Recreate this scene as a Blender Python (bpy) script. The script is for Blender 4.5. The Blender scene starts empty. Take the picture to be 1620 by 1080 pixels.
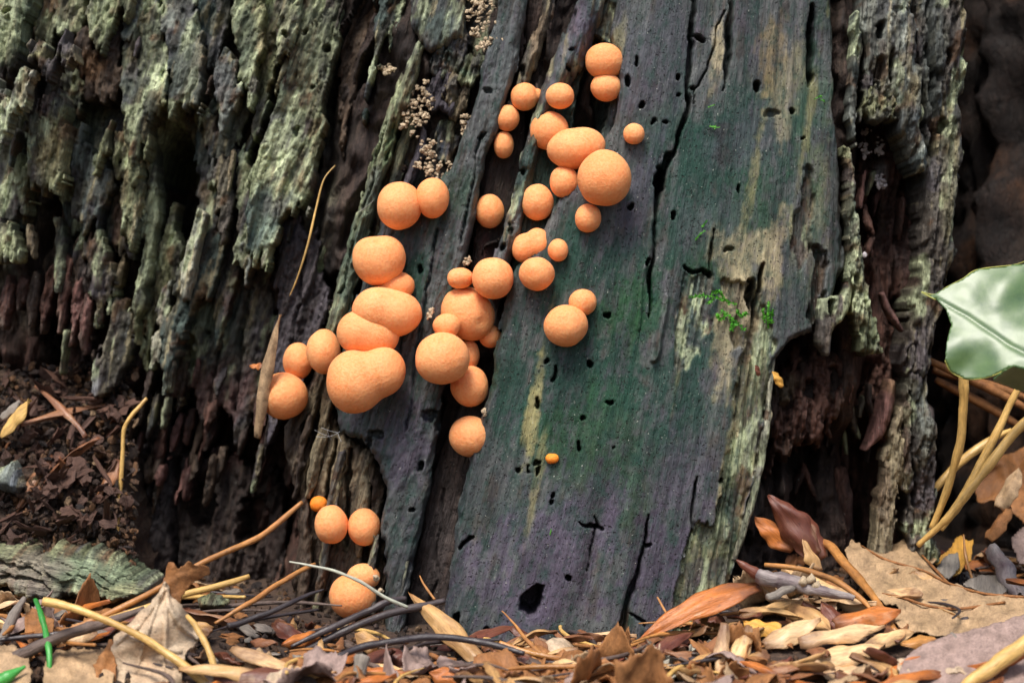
import bpy, math, random
import numpy as np

# ------------------------------------------------------------------ camera, sky, sun, exposure
# All layout below is in centimetres (100 photograph pixels = 1 cm on the stump's face); S turns it into metres.
S = 0.01
D = 32.0                       # camera distance to the stump's face, cm
CZ = 5.4                       # camera height, cm
scene = bpy.context.scene
cam_d = bpy.data.cameras.new('camera')
cam = bpy.data.objects.new('camera', cam_d)
scene.collection.objects.link(cam)
cam.location = (0, -D * S, CZ * S)
cam.rotation_euler = (math.radians(90), 0, 0)
cam_d.sensor_width = 36.0
cam_d.lens = 36.0 * D / 16.2
cam_d.clip_start = 0.005
cam_d.clip_end = 100.0
cam_d.dof.use_dof = True
cam_d.dof.focus_distance = (D - 0.15) * S
cam_d.dof.aperture_fstop = 26.0
scene.camera = cam

SUN_EL, SUN_AZ = math.radians(57), math.radians(198)   # azimuth from +Y, clockwise: behind and a little to one side of the camera
world = bpy.data.worlds.new('World')
scene.world = world
world.use_nodes = True
wn = world.node_tree
sky = wn.nodes.new('ShaderNodeTexSky')
sky.sky_type = 'NISHITA'
sky.sun_disc = False
sky.sun_elevation = SUN_EL
sky.sun_rotation = SUN_AZ
sky.dust_density = 3.0
sky.ozone_density = 0.6
bg = wn.nodes['Background']
wn.links.new(sky.outputs[0], bg.inputs[0])
bg.inputs[1].default_value = 0.10

sun_d = bpy.data.lights.new('sun', 'SUN')
sun_d.energy = 2.4
sun_d.angle = math.radians(22)
sun_d.color = (1.0, 0.95, 0.88)
sun = bpy.data.objects.new('sun', sun_d)
scene.collection.objects.link(sun)
from mathutils import Vector
_sd = Vector((math.sin(SUN_AZ) * math.cos(SUN_EL), math.cos(SUN_AZ) * math.cos(SUN_EL), math.sin(SUN_EL)))
sun.rotation_euler = _sd.to_track_quat('Z', 'Y').to_euler()
sun.location = _sd * 2

vs = scene.view_settings
vs.view_transform = 'Standard'
vs.look = 'None'
vs.gamma = 1.0
vs.use_curve_mapping = False
vs.exposure = 0.8
scene.cycles.use_denoising = True
scene.cycles.max_bounces = 4
scene.cycles.caustics_reflective = False
scene.cycles.caustics_refractive = False

# ------------------------------------------------------------------ numpy noise
def _h(ix, iy, seed):
    h = (ix.astype(np.int64) * 374761393 + iy.astype(np.int64) * 668265263 + seed * 974711 + 1013904223) & 0x7fffffff
    h = ((h ^ (h >> 13)) * 1274126177) & 0x7fffffff
    h = ((h ^ (h >> 16)) * 69069 + 12345) & 0x7fffffff
    return ((h >> 8) & 0xffff).astype(np.float64) / 32767.5 - 1.0

def vn(x, y, seed=0):
    x = np.asarray(x, float); y = np.asarray(y, float)
    ix = np.floor(x); iy = np.floor(y)
    fx = x - ix; fy = y - iy
    fx = fx * fx * fx * (fx * (fx * 6 - 15) + 10); fy = fy * fy * fy * (fy * (fy * 6 - 15) + 10)
    a = _h(ix, iy, seed); b = _h(ix + 1, iy, seed); c = _h(ix, iy + 1, seed); d = _h(ix + 1, iy + 1, seed)
    return (a + (b - a) * fx) * (1 - fy) + (c + (d - c) * fx) * fy

def fbm(x, y, seed=0, o=4, g=0.5):
    t = 0; a = 1.0; s = 0
    for i in range(o):
        t = t + a * vn(x * 2 ** i + 17.3 * i, y * 2 ** i + 9.1 * i, seed + i * 31)
        s += a; a *= g
    return t / s * 1.5

def ridged(x, y, seed=0, o=3):
    t = 0; a = 1.0; s = 0
    for i in range(o):
        t = t + a * (1 - np.abs(vn(x * 2 ** i, y * 2 ** i, seed + 53 * i)) * 2)
        s += a; a *= 0.5
    return t / s

def sst(a, b, x):
    t = np.clip((x - a) / (b - a), 0, 1)
    return t * t * (3 - 2 * t)

# ------------------------------------------------------------------ coordinates
def kf(Y): return (D + Y) / D
def PX(px, Y): return (np.asarray(px, float) - 810) / 100 * kf(Y)
def PZ(py, Y): return CZ + (540 - np.asarray(py, float)) / 100 * kf(Y)
def P(px, py, Y): return np.array([float(PX(px, Y)), float(Y), float(PZ(py, Y))])

def grain_slope(px):
    return np.interp(px, [0, 300, 480, 620, 900, 1150, 1300, 1620], [.12, .2, .28, .28, .2, .14, .06, .1])
def guv(px, py):
    return px + grain_slope(px) * (py - 540), py

def ground_z(x, y):
    x = np.asarray(x, float); y = np.asarray(y, float)
    zb = np.interp(x, [-9, -3.6, -2.5, -1, 1, 1.7, 2.5, 3.3, 3.9, 6, 9], [1.1, 1.05, .85, .74, .68, .66, .8, 1.1, 1.4, 1.4, 1.35])
    z = np.where(y < 0, .5 + (zb - .5) * sst(-4.6, 0, y), zb + .06 * np.clip(y, 0, 6))
    near = np.exp(-((x / 30) ** 2 + (y / 30) ** 2) ** 2)
    z = z * near + (1 - near) * (0.6 + 1.5 * vn(x / 60, y / 60, 3))
    return z + 0.07 * fbm(x / 1.1, y / 1.1, 5, 3)

def G(px, py, lift=0.0):
    """the point where the line of sight through a photograph pixel meets the ground"""
    Ys = np.linspace(-7, 9, 321)
    z = PZ(py, Ys); gz = ground_z(PX(px, Ys), Ys) + lift
    i = np.where(z <= gz)[0]
    Y = Ys[i[0]] if len(i) else 6.0
    return np.array([float(PX(px, Y)), Y, float(ground_z(PX(px, Y), Y)) + lift])

# ------------------------------------------------------------------ object helpers
COL = scene.collection
def new_obj(name, me, parent=None, loc=(0, 0, 0)):
    o = bpy.data.objects.new(name, me)
    COL.objects.link(o)
    if parent is not None: o.parent = parent
    o.location = [c * S for c in loc]
    return o

def tag(o, label=None, cat=None, group=None, kind=None):
    if label: o['label'] = label
    if cat: o['category'] = cat
    if group: o['group'] = group
    if kind: o['kind'] = kind
    return o

def make_mesh(name, V, F, mat, smooth=True, col=None, gr=None):
    me = bpy.data.meshes.new(name)
    V = np.asarray(V, np.float32) * S
    if isinstance(F, np.ndarray):
        n = F.shape[1]; nf = len(F)
        me.vertices.add(len(V)); me.vertices.foreach_set('co', V.ravel())
        me.loops.add(nf * n); me.loops.foreach_set('vertex_index', F.astype(np.int32).ravel())
        me.polygons.add(nf); me.polygons.foreach_set('loop_start', np.arange(0, nf * n, n, dtype=np.int32))
        me.update(calc_edges=True)
        me.validate()
    else:
        me.from_pydata([tuple(map(float, v)) for v in V], [], F)
    me.polygons.foreach_set('use_smooth', np.full(len(me.polygons), smooth))
    if col is not None:
        a = me.attributes.new('Col', 'FLOAT_COLOR', 'POINT')
        a.data.foreach_set('color', np.hstack([col, np.ones((len(col), 1))]).astype(np.float32).ravel())
    if gr is not None:
        a = me.attributes.new('gr', 'FLOAT_VECTOR', 'POINT')
        a.data.foreach_set('vector', np.asarray(gr, np.float32).ravel())
    if mat is not None: me.materials.append(mat)
    return me

# ------------------------------------------------------------------ materials
class NT:
    def __init__(s, name):
        s.m = bpy.data.materials.new(name); s.m.use_nodes = True
        s.t = s.m.node_tree; s.b = s.t.nodes['Principled BSDF']
    def n(s, typ, **kw):
        nd = s.t.nodes.new(typ)
        for k, v in kw.items():
            if k in nd.inputs: nd.inputs[k].default_value = v
            else: setattr(nd, k, v)
        return nd
    def l(s, a, b): s.t.links.new(a, b)
    def attr(s, name): return s.n('ShaderNodeAttribute', attribute_name=name)
    def noise(s, vec, scale=1, detail=4, rough=.6, sc=(1, 1, 1), loc=(0, 0, 0)):
        mp = s.n('ShaderNodeMapping'); mp.inputs['Scale'].default_value = sc; mp.inputs['Location'].default_value = loc
        s.l(vec, mp.inputs[0])
        nd = s.n('ShaderNodeTexNoise'); nd.inputs['Scale'].default_value = scale
        nd.inputs['Detail'].default_value = detail; nd.inputs['Roughness'].default_value = rough
        s.l(mp.outputs[0], nd.inputs[0]); return nd.outputs['Fac']
    def rng(s, v, a, b, c, d, smooth=False):
        nd = s.n('ShaderNodeMapRange'); s.l(v, nd.inputs[0])
        if smooth: nd.interpolation_type = 'SMOOTHSTEP'
        for i, q in enumerate((a, b, c, d)): nd.inputs[i + 1].default_value = q
        return nd.outputs[0]
    def mix(s, f, a, b, mode='MIX'):
        nd = s.n('ShaderNodeMix', data_type='RGBA', blend_type=mode)
        for i, q in ((0, f), (6, a), (7, b)):
            if hasattr(q, 'is_output'): s.l(q, nd.inputs[i])
            else: nd.inputs[i].default_value = q if i == 0 else (*q, 1)
        return nd.outputs[2]
    def math(s, op, a, b=0.0):
        nd = s.n('ShaderNodeMath', operation=op)
        for i, q in enumerate((a, b)):
            if hasattr(q, 'is_output'): s.l(q, nd.inputs[i])
            else: nd.inputs[i].default_value = q
        return nd.outputs[0]
    def bump(s, h, dist, strength=1.0, prev=None):
        nd = s.n('ShaderNodeBump'); nd.inputs['Distance'].default_value = dist; nd.inputs['Strength'].default_value = strength
        s.l(h, nd.inputs['Height'])
        if prev is not None: s.l(prev, nd.inputs['Normal'])
        return nd.outputs[0]

def mat_wood(name, rough=(.45, .8), speck=1.0, contrast=1.0, damp=False):
    t = NT(name)
    gr = t.attr('gr').outputs['Vector']; c = t.attr('Col').outputs['Color']
    g1 = t.noise(gr, 1, 5, .65, (14, 1.1, 4))          # fibre streaks along the grain
    g2 = t.noise(gr, 1, 3, .6, (60, 4, 10))            # hair-fine fibres
    m = t.noise(gr, 1, 5, .7, (9, 6, 9), (3, 1, 2))    # mottling
    f = t.math('MULTIPLY', t.rng(g1, .3, .7, 1 - .55 * contrast, 1 + .45 * contrast), t.rng(m, .3, .7, 1 - .45 * contrast, 1 + .4 * contrast))
    f = t.math('MULTIPLY', f, t.rng(g2, .3, .7, 1 - .4 * contrast, 1 + .4 * contrast))
    comb = t.n('ShaderNodeCombineColor')
    for i in range(3): t.l(f, comb.inputs[i])
    base = t.mix(1.0, c, comb.outputs[0], 'MULTIPLY')
    if damp:                                                 # algae film and purple weathering in small blotches
        h1 = t.noise(gr, 1, 6, .72, (5, 2.4, 5), (11, 3, 1)); h2 = t.noise(gr, 1, 6, .72, (4, 1.6, 4), (2, 23, 9)); h3 = t.noise(gr, 1, 5, .7, (16, 9, 16), (4, 2, 29))
        base = t.mix(t.rng(h1, .48, .64, 0, .7), base, (.012, .046, .034))
        base = t.mix(t.rng(h2, .53, .68, 0, .5), base, (.105, .085, .115))
        base = t.mix(t.rng(h3, .56, .72, 0, .5), base, (.022, .020, .024))
        base = t.mix(t.rng(h3, .38, .26, 0, .55), base, (.26, .27, .23))
    # dark pores and pale dust specks
    sp = t.noise(gr, 1, 2, .5, (30, 22, 30), (7, 7, 7))
    base = t.mix(t.rng(sp, .30, .36, .7, 0), base, (.008, .006, .006))
    sw = t.noise(gr, 1, 2, .5, (26, 20, 26), (1, 17, 5))
    base = t.mix(t.rng(sw, .72, .77, 0, .55 * speck), base, (.42, .44, .38))
    t.l(base, t.b.inputs['Base Color'])
    t.l(t.rng(m, .3, .7, rough[0], rough[1]), t.b.inputs['Roughness'])
    t.b.inputs['Specular IOR Level'].default_value = .35
    h = t.math('ADD', t.math('MULTIPLY', g1, .9), t.math('MULTIPLY', g2, .35))
    h = t.math('ADD', h, t.math('MULTIPLY', m, .5))
    h = t.math('ADD', h, t.math('MULTIPLY', t.rng(sp, .28, .38, 0, 1), .5))
    t.l(t.bump(h, .0005 if damp else .0008, 1.0), t.b.inputs['Normal'])
    return t.m

def mat_ball(name, c0, c1):
    t = NT(name)
    tc = t.n('ShaderNodeTexCoord').outputs['Object']
    oi = t.n('ShaderNodeObjectInfo')
    ad = t.n('ShaderNodeVectorMath', operation='ADD'); t.l(tc, ad.inputs[0])
    sc = t.n('ShaderNodeVectorMath', operation='SCALE'); sc.inputs[0].default_value = (1, 2, 3); t.l(oi.outputs['Random'], sc.inputs['Scale'])
    t.l(sc.outputs[0], ad.inputs[1]); v = ad.outputs[0]
    n1 = t.noise(v, 260, 3, .6); n2 = t.noise(v, 2600, 3, .65); n3 = t.noise(v, 1300, 2, .5, loc=(4, 4, 4))
    base = t.mix(t.rng(n1, .3, .7, 0, 1), c0, c1)
    base = t.mix(t.rng(n2, .38, .62, 0, .35), base, (min(1, c1[0] * 1.1), c1[1] * 1.45, c1[2] * 1.9))
    base = t.mix(t.rng(n3, .60, .72, 0, .22), base, (c0[0] * .8, c0[1] * .62, c0[2] * .5))
    base = t.mix(t.rng(oi.outputs['Random'], 0, 1, 0, .22), base, (c0[0], c0[1] * .8, c0[2] * .6))
    t.l(base, t.b.inputs['Base Color'])
    t.b.inputs['Roughness'].default_value = .62
    t.b.inputs['Specular IOR Level'].default_value = .28
    t.b.inputs['Subsurface Weight'].default_value = .35
    t.b.inputs['Subsurface Radius'].default_value = (1, .4, .2)
    t.b.inputs['Subsurface Scale'].default_value = .0012
    h = t.math('ADD', n2, t.math('MULTIPLY', n3, .8))
    t.l(t.bump(h, .00015, .8), t.b.inputs['Normal'])
    return t.m

def mat_litter(name, stops, scale=(300, 60, 300), rough=.55, spec=.4, bumpd=.0002, objvar=.25, leaf=False, grad=False, spot=0.35):
    """dry plant matter: colour from a ramp driven by the object's own random number and by streaks along the piece ('gr')"""
    t = NT(name)
    gr = t.attr('gr').outputs['Vector']
    oi = t.n('ShaderNodeObjectInfo')
    off = t.n('ShaderNodeVectorMath', operation='SCALE'); off.inputs[0].default_value = (31, 17, 23); t.l(oi.outputs['Random'], off.inputs['Scale'])
    ad = t.n('ShaderNodeVectorMath', operation='ADD'); t.l(gr, ad.inputs[0]); t.l(off.outputs[0], ad.inputs[1]); v = ad.outputs[0]
    n1 = t.noise(v, 1, 5, .65, (5, 7, 5) if leaf else (9, 1.2, 3)); n2 = t.noise(v, 1, 4, .6, (2.2, 2.2, 2.2)); n3 = t.noise(v, 1, 3, .6, (34, 40, 30) if leaf else (38, 9, 10))
    f = t.math('ADD', t.math('MULTIPLY', oi.outputs['Random'], 1 - objvar), t.math('MULTIPLY', t.rng(n2, .25, .75, 0, 1), objvar))
    rp = t.n('ShaderNodeValToRGB'); t.l(f, rp.inputs[0])
    el = rp.color_ramp.elements
    for i, c in enumerate(stops):
        p = i / (len(stops) - 1)
        e = el[0] if i == 0 else (el[1] if i == len(stops) - 1 else el.new(p))
        e.position = p; e.color = (*c, 1)
    comb = t.n('ShaderNodeCombineColor')
    ff = t.math('MULTIPLY', t.rng(n1, .3, .7, .78 if grad else .6, 1.2 if grad else 1.35), t.rng(n3, .3, .7, .8, 1.2))
    for i in range(3): t.l(ff, comb.inputs[i])
    base = t.mix(1.0, rp.outputs[0], comb.outputs[0], 'MULTIPLY')
    if grad:                                                 # darker towards the base, reddish at the very tip
        sx = t.n('ShaderNodeSeparateColor'); t.l(t.attr('Col').outputs['Color'], sx.inputs[0])
        base = t.mix(t.rng(n2, .50, .68, 0, .55), base, (.17, .065, .03)); base = t.mix(t.rng(n2, .42, .28, 0, .4), base, (.62, .45, .28))
        q = t.math('ADD', sx.outputs[0], t.math('MULTIPLY', t.math('SUBTRACT', n2, .5), .5))
        base = t.mix(t.rng(q, .62, .95, 0, .75), base, (.10, .035, .018))
        base = t.mix(t.rng(q, .16, .0, 0, .4), base, (.16, .05, .03))
    sp = t.noise(v, 1, 2, .5, (13, 9, 13), (5, 5, 5))
    base = t.mix(t.rng(sp, .28, .36, spot, 0), base, (.03, .015, .01))
    t.l(base, t.b.inputs['Base Color'])
    t.l(t.rng(n2, .3, .7, rough - .12, rough + .2), t.b.inputs['Roughness'])
    t.b.inputs['Specular IOR Level'].default_value = spec
    h = t.math('ADD', n1, t.math('MULTIPLY', n3, .5))
    t.l(t.bump(h, bumpd, .8), t.b.inputs['Normal'])
    return t.m

M_WOOD = mat_wood('weathered_wood')
M_FACE = mat_wood('weathered_face_wood', (.36, .7), 1.5, .45, True)
M_ROT = mat_wood('rotten_wood', (.55, .9), .35, 1.1)
M_BALL = mat_ball('orange_fruit_body', (.84, .285, .092), (.93, .40, .155))
M_BALL2 = mat_ball('bright_orange_fruit_body', (.85, .22, .02), (.9, .28, .03))
M_SCALE = mat_litter('tan_bud_scale', [(.48, .27, .10), (.40, .18, .06), (.54, .33, .14)], grad=True, spec=.5, rough=.42)
M_SCALE_BROWN = mat_litter('brown_bud_scale', [(.22, .085, .035), (.15, .06, .03), (.28, .13, .06)], grad=True, spec=.5, rough=.4)
M_SCALE_RED = mat_litter('red_bud_scale', [(.10, .028, .018), (.16, .05, .028)], grad=True, spec=.5, rough=.4)
M_SCALE_ORANGE = mat_litter('orange_bud_scale', [(.45, .13, .025), (.5, .17, .04)], spec=.5, rough=.38, grad=True)
M_SCALE_PALE = mat_litter('pale_bud_scale', [(.70, .47, .27), (.66, .46, .36), (.72, .46, .20)], grad=True, spec=.5, rough=.42)
M_NEEDLE = mat_litter('dry_needle', [(.46, .22, .06), (.52, .28, .08), (.33, .13, .04)], rough=.42, spec=.5, objvar=.75)
M_STRAW = mat_litter('straw', [(.64, .42, .15), (.68, .47, .19), (.58, .34, .09)], rough=.42, spec=.5, spot=.15, objvar=.75)
M_DARKSTEM = mat_litter('dark_stem', [(.028, .022, .026), (.045, .035, .038), (.07, .055, .055)], rough=.4, spec=.5)
M_TWIG = mat_litter('twig_bark', [(.13, .09, .07), (.17, .125, .11), (.10, .07, .06)], rough=.6, bumpd=.0004, objvar=.75)
M_TWIG2 = mat_litter('beech_twig_bark', [(.10, .06, .075), (.34, .29, .29), (.20, .13, .14), (.42, .38, .34)], rough=.55, objvar=.95, bumpd=.0004)
M_FLAKE = mat_litter('pale_bark_flake', [(.44, .42, .34), (.54, .50, .40), (.34, .30, .24)], rough=.7, bumpd=.0004)
M_CHIP = mat_litter('rotten_chip', [(.10, .05, .034), (.055, .028, .02), (.16, .08, .045), (.075, .045, .036)], rough=.75, spec=.25, bumpd=.0005)
M_PALE = mat_litter('pale_stem', [(.50, .50, .42), (.45, .47, .36)], rough=.4, spec=.5, spot=.1, objvar=.75)
M_GREEN = mat_litter('green_needle', [(.03, .22, .03), (.05, .30, .05)], rough=.35, spec=.5, spot=0)
M_LEAF = mat_litter('dead_leaf', [(.40, .27, .15), (.45, .32, .2), (.36, .24, .14)], rough=.6, spec=.3, objvar=.8, leaf=True, bumpd=.00025)
M_LEAF_GREY = mat_litter('grey_dead_leaf', [(.27, .19, .16), (.31, .22, .19)], rough=.6, spec=.3, objvar=.8, leaf=True, bumpd=.00025)
M_LEAF_BROWN = mat_litter('brown_dead_leaf', [(.25, .10, .035), (.3, .14, .05)], rough=.6, spec=.3, objvar=.8, leaf=True, bumpd=.00025)
M_LEAF_PALE = mat_litter('pale_dead_leaf', [(.54, .45, .33), (.50, .38, .25), (.42, .28, .17)], rough=.6, spec=.3, objvar=.8, leaf=True, bumpd=.00025)
M_YELLOW = mat_litter('yellow_fragment', [(.60, .30, .05), (.65, .36, .08)], rough=.5)
M_CRUMB = mat_litter('crumb', [(.52, .42, .29), (.60, .52, .38), (.45, .34, .22)], rough=.8, spec=.2, objvar=.8)
M_GREYBIT = mat_litter('grey_bark_bit', [(.26, .23, .19), (.38, .34, .27), (.18, .15, .13)], rough=.7, bumpd=.0004)

# ------------------------------------------------------------------ polygon mesher
def sd_poly(px, py, poly):
    """signed distance to a polygon, negative inside"""
    x = px.ravel(); y = py.ravel()
    d = np.full(x.shape, 1e18); ins = np.zeros(x.shape, bool)
    n = len(poly)
    for i in range(n):
        ax, ay = poly[i]; bx, by = poly[(i + 1) % n]
        ex, ey = bx - ax, by - ay
        L = ex * ex + ey * ey + 1e-9
        t = np.clip(((x - ax) * ex + (y - ay) * ey) / L, 0, 1)
        dd = (x - ax - t * ex) ** 2 + (y - ay - t * ey) ** 2
        d = np.minimum(d, dd)
        c = ((ay > y) != (by > y))
        xi = ax + (y - ay) * ex / (ey if abs(ey) > 1e-9 else 1e-9)
        ins ^= c & (x < xi)
    d = np.sqrt(d)
    return np.where(ins, -d, d).reshape(px.shape)

def d_line(px, py, pts):
    """distance to a polyline of (x, y, halfwidth): returns (distance, local halfwidth)"""
    best = np.full(px.shape, 1e18); w = np.ones(px.shape)
    for (ax, ay, aw), (bx, by, bw) in zip(pts[:-1], pts[1:]):
        ex, ey = bx - ax, by - ay
        t = np.clip(((px - ax) * ex + (py - ay) * ey) / (ex * ex + ey * ey + 1e-9), 0, 1)
        dd = np.hypot(px - ax - t * ex, py - ay - t * ey)
        m = dd < best
        best = np.where(m, dd, best); w = np.where(m, aw + (bw - aw) * t, w)
    return best, w

def grid_mesh(poly, step, jag=0.0, seed=0, jag_scale=(12, 40), grow=0.0, fray=0.0):
    """grid over a polygon with a clean contour. returns px, py, sdf (1-D), quads, boundary loop edges"""
    poly = [(float(a), float(b)) for a, b in poly]
    xs = [p[0] for p in poly]; ys = [p[1] for p in poly]
    pad = step * 2 + jag + grow + fray
    gx = np.arange(min(xs) - pad, max(xs) + pad + step, step); gy = np.arange(min(ys) - pad, max(ys) + pad + step, step)
    X, Y = np.meshgrid(gx, gy)
    def f(X, Y):
        if fray:                                             # ends torn along the fibres
            u, v = guv(X, Y); s = sd_poly(X, Y + fray * (.7 * fbm(u / 9, v / 260, seed + 17, 3) + .3 * vn(u / 3.5, v / 200, seed + 18)), poly) - grow
        else: s = sd_poly(X, Y, poly) - grow
        if jag:
            u, v = guv(X, Y)
            s = s + jag * (fbm(u / jag_scale[0], v / jag_scale[1], seed + 7, 3) * .8 + .35 * vn(u / 4, v / 14, seed + 3))
        return s
    sdv = f(X, Y)
    e = .5
    gxd = np.gradient(sdv, step, axis=1); gyd = np.gradient(sdv, step, axis=0)
    gl = gxd ** 2 + gyd ** 2 + 1e-6
    keep_cell = ((sdv[:-1, :-1] < 0) | (sdv[1:, :-1] < 0) | (sdv[:-1, 1:] < 0) | (sdv[1:, 1:] < 0))
    # only cells most of whose corners are inside or can be pulled onto the contour
    cnt = (sdv[:-1, :-1] < 0).astype(int) + (sdv[1:, :-1] < 0) + (sdv[:-1, 1:] < 0) + (sdv[1:, 1:] < 0)
    keep_cell &= cnt >= 2
    out = sdv > 0
    mv = np.clip(sdv, 0, step * 1.2)
    Xn = np.where(out, X - mv * gxd / np.sqrt(gl) * np.minimum(1, 1 / np.sqrt(gl)), X)
    Yn = np.where(out, Y - mv * gyd / np.sqrt(gl) * np.minimum(1, 1 / np.sqrt(gl)), Y)
    idx = np.arange(X.size).reshape(X.shape)
    q = np.stack([idx[:-1, :-1], idx[:-1, 1:], idx[1:, 1:], idx[1:, :-1]], -1)[keep_cell]
    used = np.unique(q)
    remap = np.full(X.size, -1); remap[used] = np.arange(len(used))
    q = remap[q]
    # boundary edges (used once)
    E = np.concatenate([q[:, [0, 1]], q[:, [1, 2]], q[:, [2, 3]], q[:, [3, 0]]])
    key = np.sort(E, axis=1); code = key[:, 0].astype(np.int64) * (len(used) + 1) + key[:, 1]
    _, inv, c = np.unique(code, return_inverse=True, return_counts=True)
    B = E[c[inv] == 1]
    return Xn.ravel()[used], Yn.ravel()[used], np.minimum(sdv.ravel()[used], 0), q, B

# ------------------------------------------------------------------ wood colours (linear), two ends of a mottled mix
TINT = {
    'gray':   ((.052, .062, .064), (.125, .132, .130)),
    'purple': ((.066, .058, .072), (.115, .100, .118)),
    'teal':   ((.034, .058, .052), (.100, .130, .112)),
    'lichen': ((.200, .245, .125), (.560, .600, .360)),
    'pale':   ((.300, .310, .220), (.580, .580, .450)),
    'olive':  ((.110, .125, .065), (.290, .300, .165)),
    'ash':    ((.120, .140, .125), (.360, .385, .335)),
    'tan':    ((.190, .145, .085), (.340, .285, .180)),
    'brown':  ((.055, .036, .026), (.110, .075, .050)),
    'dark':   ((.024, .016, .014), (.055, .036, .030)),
    'rot':    ((.060, .026, .020), (.170, .085, .062)),
    'red':    ((.090, .040, .034), (.220, .110, .092)),
    'graybrown': ((.085, .074, .064), (.150, .130, .108)),
}
# stains that lie on the stump's face: (x, y, rx, ry, colour, strength)
ALG = (.012, .048, .034); ALG2 = (.018, .070, .028); TAN = (.44, .37, .22); PUR = (.082, .066, .100); BLK = (.02, .016, .018); YEL = (.30, .27, .12); BLUE = (.085, .098, .108)
PATCH = [
    (940, 420, 120, 90, ALG, .95), (1000, 500, 90, 100, ALG2, .8), (900, 600, 110, 120, ALG, .8), (960, 700, 130, 110, ALG2, .6),
    (1080, 340, 90, 90, ALG, .7), (1150, 250, 140, 130, ALG, .8), (1200, 330, 60, 150, ALG2, .6), (1120, 480, 60, 120, ALG, .6), (1100, 650, 60, 120, ALG, .55), (1060, 180, 50, 90, ALG, .4), (820, 640, 40, 120, ALG, .6), (1250, 250, 50, 120, ALG, .5), (1050, 620, 70, 160, ALG, .65),
    (640, 440, 70, 60, ALG, .7), (780, 560, 40, 80, ALG, .5), (870, 260, 40, 120, ALG, .55), (700, 300, 40, 60, ALG2, .35), (1130, 400, 50, 70, ALG2, .7),
    (1000, 820, 70, 60, ALG2, .45), (1290, 150, 40, 150, ALG2, .4), (830, 820, 120, 60, ALG, .35),
    (880, 900, 180, 130, PUR, .85), (1040, 900, 110, 110, PUR, .8), (1080, 780, 60, 120, PUR, .6), (1040, 90, 70, 130, PUR, .45), (1200, 220, 70, 60, PUR, .4), (1010, 330, 40, 80, PUR, .6), (640, 700, 60, 90, PUR, .7),
    (1140, 350, 70, 60, BLUE, .5), (1030, 60, 60, 90, BLUE, .6),
    (1195, 300, 10, 120, YEL, .5), (1290, 200, 8, 160, YEL, .5), (1170, 640, 10, 150, YEL, .7), (1185, 760, 8, 100, (.40, .38, .22), .7), (1130, 900, 10, 60, (.40, .36, .2), .7), (1080, 560, 8, 80, YEL, .3), (1175, 470, 28, 45, TAN, .95), (1180, 400, 50, 45, TAN, .65), (1235, 400, 22, 90, TAN, .85), (1150, 560, 22, 110, TAN, .6), (1175, 690, 16, 120, TAN, .55), (1140, 80, 18, 70, TAN, .75),
    (1235, 60, 30, 70, (.24, .17, .07), .6), (1260, 120, 22, 110, TAN, .35), (846, 640, 11, 110, YEL, .9), (845, 790, 8, 90, YEL, .5), (980, 60, 14, 50, YEL, .5),
    (930, 880, 12, 130, BLK, .55), (905, 950, 14, 90, BLK, .4), (1000, 900, 9, 130, BLK, .5), (1160, 240, 20, 16, BLK, .6), (1150, 200, 25, 14, BLK, .5),
    (860, 930, 22, 90, PUR, .5), (1195, 600, 14, 120, (.26, .29, .13), .7), (1290, 330, 30, 140, (.16, .18, .09), .45),
]
def wood_colour(px, py, tint, seed, patch=True):
    u, v = guv(px, py)
    a, b = [np.array(c) for c in TINT[tint]]
    f = np.clip(.5 + .5 * fbm(u / 26, v / 110, seed + 1, 4) + .3 * fbm(px / 60, py / 60, seed + 2, 3) + .4 * fbm(u / 6, v / 70, seed + 3, 3), -.15, 1.15)[:, None]
    c = (a * .8 + (b * .95 - a * .8) * f)
    d = sst(.25, .6, fbm(u / 12, v / 60, seed + 5, 4))[:, None] * .55          # brown weathering between the grey and green
    c = c * (1 - d) + np.array((.052, .036, .026)) * d * (.6 + f)
    if tint in ('lichen', 'ash', 'olive', 'teal', 'pale', 'graybrown', 'gray') and not patch:
        for (mc, k1, k2, th, st) in (((.060, .085, .082), 40, 90, .18, .7 if tint in ('teal', 'gray', 'ash') else .45), ((.115, .105, .070), 30, 80, .22, .6), ((.36, .31, .18), 9, 70, .30, .7), ((.12, .06, .028), 22, 40, .34, .7), ((.075, .066, .082), 34, 70, .26, .6), ((.46, .52, .32), 22, 60, .26, .75), ((.030, .024, .022), 12, 50, .36, .6)):
            m = (st * sst(th, th + .3, fbm(u / k1, v / k2, seed + int(k1 * 7 + k2), 4)))[:, None]
            c = c * (1 - m) + np.array(mc) * m * (.7 + .6 * f)
    if patch:
        n1 = fbm(u / 30, v / 75, 91, 4); n2 = fbm(px / 14, py / 14, 92, 3); n3 = fbm(u / 7, v / 70, 93, 3)
        for (x, y, rx, ry, pc, s) in PATCH:
            xx = px + .18 * (py - y)
            r = np.sqrt(((xx - x) / rx) ** 2 + ((py - y) / ry) ** 2)
            if pc in (ALG, ALG2): s = min(1., s * 1.25)
            m = s * sst(1.15, .35, r + .5 * n1 + .28 * n2 + .25 * n3)
            m = m[:, None]
            c = c * (1 - m) + np.array(pc) * m * (.8 + .5 * f)
        c = c * .9
    return c

# ------------------------------------------------------------------ the stump
stump = bpy.data.objects.new('rotten_stump', None)
COL.objects.link(stump)
tag(stump, 'rotten weathered tree stump with grey green cracked wood and dark hollows', 'stump')

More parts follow.
